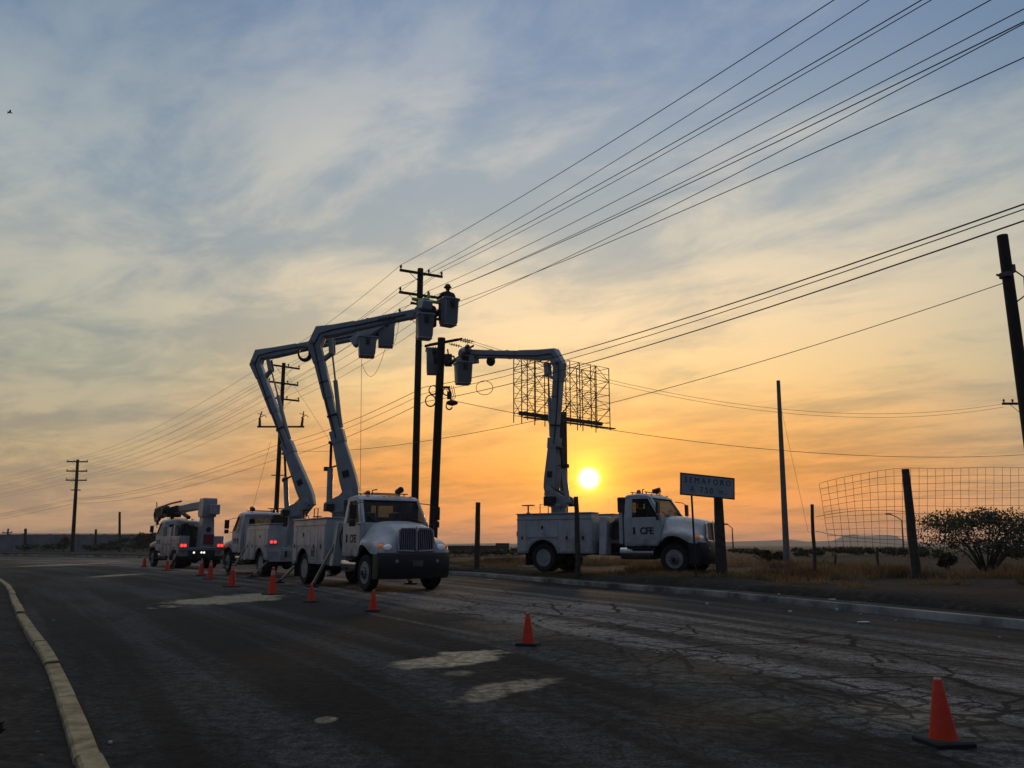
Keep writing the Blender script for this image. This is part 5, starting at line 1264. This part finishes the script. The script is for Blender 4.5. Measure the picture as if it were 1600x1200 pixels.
CL = [(1475, 1162, 's', 'nearest orange cone with a dark base, alone at the lower right'), (825, 1008, 's', 'orange cone alone in the middle of the road, second nearest'), (583, 955, 's', 'orange cone in front of the truck\'s front wheel'), (486, 941, 's', 'orange cone beside the outrigger of the truck facing us'),
      (425, 929, 't', 'orange cone in front of the rear wheel of the truck facing us'), (362, 917, 't', 'orange cone beside the cab of the truck seen from behind'), (328, 905, 't', 'orange cone in the close pair behind the crane truck, right one'), (314, 899, 't', 'orange cone in the close pair behind the crane truck, left one'),
      (261, 892, 't', 'orange cone beside the crane truck\'s rear wheel'), (225, 886, 't', 'farthest orange cone, beside the crane truck\'s front wheel')]
for px, py, kd, lab in CL:
    src = small if kd == 's' else tall
    if used[kd] == 0: o = src
    else: o = copy_tree(src)
    used[kd] += 1
    g_ = G(px, py); o.location = (g_.x, g_.y, .002); o.rotation_euler = (0, 0, rnd.uniform(0, 1.5) if px != 1475 else R(8)); tag(o, lab, 'traffic cone', GC)

# ------------------------------------------------------------------ far left wall, far lamps, horizon buildings, bird
WALLM = mat('far_wall', (.19, .20, .215), .9, var=.25, vscale=.5)
b_ = MB(); x0, x1, Yw, hw = -128, -58, 136, 3.05
wl = empty('boundary_wall', ((x0+x1)/2, Yw, 0), 0, 'long grey precast concrete boundary wall at the far left', 'wall')
b_.box((x0-(x0+x1)/2, -.08, 0), (x1-(x0+x1)/2, .08, hw)); b_.build('wall_panel', WALLM, wl)
b_ = MB()
for i in range(31):
    x = x0+(x1-x0)*i/30-(x0+x1)/2; b_.box((x-.12, -.14, 0), (x+.12, .14, hw+.04))
for z in (.75, 1.5, 2.25): b_.box((x0-(x0+x1)/2, -.095, z-.015), (x1-(x0+x1)/2, -.082, z+.015))
b_.box((x0-(x0+x1)/2, -.16, hw+.04), (x1-(x0+x1)/2, .16, hw+.16)); b_.build('wall_post', CONC, wl)
x = MB(); 
def lamp(px0, py0, px1, py1, apx, apy, Yd, lab):
    t_ = P(px0, py0, Yd); bb_ = V((P(px1, py1, Yd).x, Yd, .2)); o = empty('street_lamp', bb_, 0, lab, 'street lamp', 'far street lamps')
    b1 = MB(); b1.tube([V((0, 0, 0)), t_-bb_], [.11, .07], 8); b1.build('mast', GALV, o)
    a = P(apx, apy, Yd)-bb_; b1 = MB(); b1.tube([t_-bb_, (t_-bb_).lerp(a, .5)+V((0, 0, .12)), a], .05, 6); b1.build('arm', GALV, o)
    b1 = MB(); b1.ball(a, (.42, .16, .10)); b1.build('lamp_head', GALV, o)
lamp(1409, 813, 1412, 862, 1388, 803, 90, 'far curved street lamp behind the wire mesh, beside the thick post')
lamp(1144, 825, 1146, 864, 1133, 819, 100, 'far street lamp just right of the road sign post')
b_ = MB(); p = P(783, 852, 130); wd = 26/1220*130
b_.box((-1.1, 0, 0), (1.1, 2, 1.35)); o = b_.build('far_shed', mat('far_shed', (.03, .026, .024), .9)); o.location = (P(785, 850, 130).x, 130, .25); tag(o, 'tiny far dark box shed on the horizon behind the lone post', 'shed')
b_ = MB(); b_.box((-9, 0, 0), (4, 3, .9)); b_.prism([(-9.2, .9), (4.2, .9), (4.2, 1.0), (-9.2, 1.0)], 'y', -.2, 3.2); o = b_.build('low_building', mat('far_shed', (.03, .026, .024), .9)); o.location = (P(745, 850, 150).x, 150, .2); tag(o, 'long low far building on the horizon left of the parked truck', 'building')
# hills
def hills(name, prof, Yd, seed, base_=-.12):
    b_ = MB(); secs_ = []
    for px, py in prof:
        t_ = P(px, py, Yd); z = max(t_.z, .2)
        secs_.append([(t_.x*.985, Yd*.985-20, base_), (t_.x*.992, Yd*.992-8, z*.62), (t_.x, Yd, z), (t_.x*1.03, Yd*1.03, z*.97), (t_.x*1.06, Yd*1.06, base_)])
    b_.loft(secs_, closed=False); return tag(b_.build(name, mat('hill_scrub', (.07, .055, .04), .95), smooth=60), kind='structure')
pf = []
key = [(600, 853), (690, 850), (760, 849), (850, 850), (960, 850), (1100, 848), (1150, 846), (1190, 845), (1235, 843), (1260, 846), (1300, 845), (1308, 842), (1318, 837), (1334, 835), (1345, 837.5), (1365, 837), (1385, 836), (1400, 837), (1412, 844), (1440, 848), (1500, 850), (1700, 850), (1900, 853)]
for (a, ya_), (c2, yc) in zip(key, key[1:]):
    n_ = max(2, int((c2-a)/6))
    for i in range(n_): f = i/n_; pf.append((a+(c2-a)*f, ya_+(yc-ya_)*f+.5*mnoise.noise(V((a+(c2-a)*f, 0, 0))*.13)))
hills('hills', pf, 2600, 3)
b_ = MB(); p = P(15, 176, 70)
b_.tube([(-.22, 0, 0), (-.1, 0, .02), (.1, 0, .02), (.2, 0, .04), (.27, 0, .03)], [.02, .06, .06, .045, .01], 8)
for s in (1, -1): b_.loft([[(.1, s*.04, .04), (-.08, s*.04, .04), (-.08, s*.04, .03), (.1, s*.04, .03)], [(.05, s*.3, .14), (-.08, s*.3, .14), (-.08, s*.3, .13), (.05, s*.3, .13)], [(-.04, s*.52, .08), (-.1, s*.52, .08), (-.1, s*.52, .075), (-.04, s*.52, .075)]])
bd = b_.build('bird', CLOTHB, smooth=50); bd.location = p; bd.rotation_euler = (0, 0, .8); tag(bd, 'tiny dark bird gliding high at the left of the sky', 'bird')

# ------------------------------------------------------------------ the air: pale haze that fades the far hills
hm = bpy.data.materials.new('haze_air'); hm.use_nodes = True
q = NT(hm.node_tree); q.n.clear(); pv = q.new('ShaderNodeVolumePrincipled'); pv.inputs['Color'].default_value = (.95, .92, .90, 1)
pv.inputs['Density'].default_value = .0003; pv.inputs['Anisotropy'].default_value = .35
q.l.new(pv.outputs[0], q.new('ShaderNodeOutputMaterial').inputs['Volume'])
b_ = MB(); b_.box((-1900, -310, -1.2), (1900, 2960, 46)); hz_o = b_.build('haze', hm, smooth=0); tag(hz_o, kind='stuff')
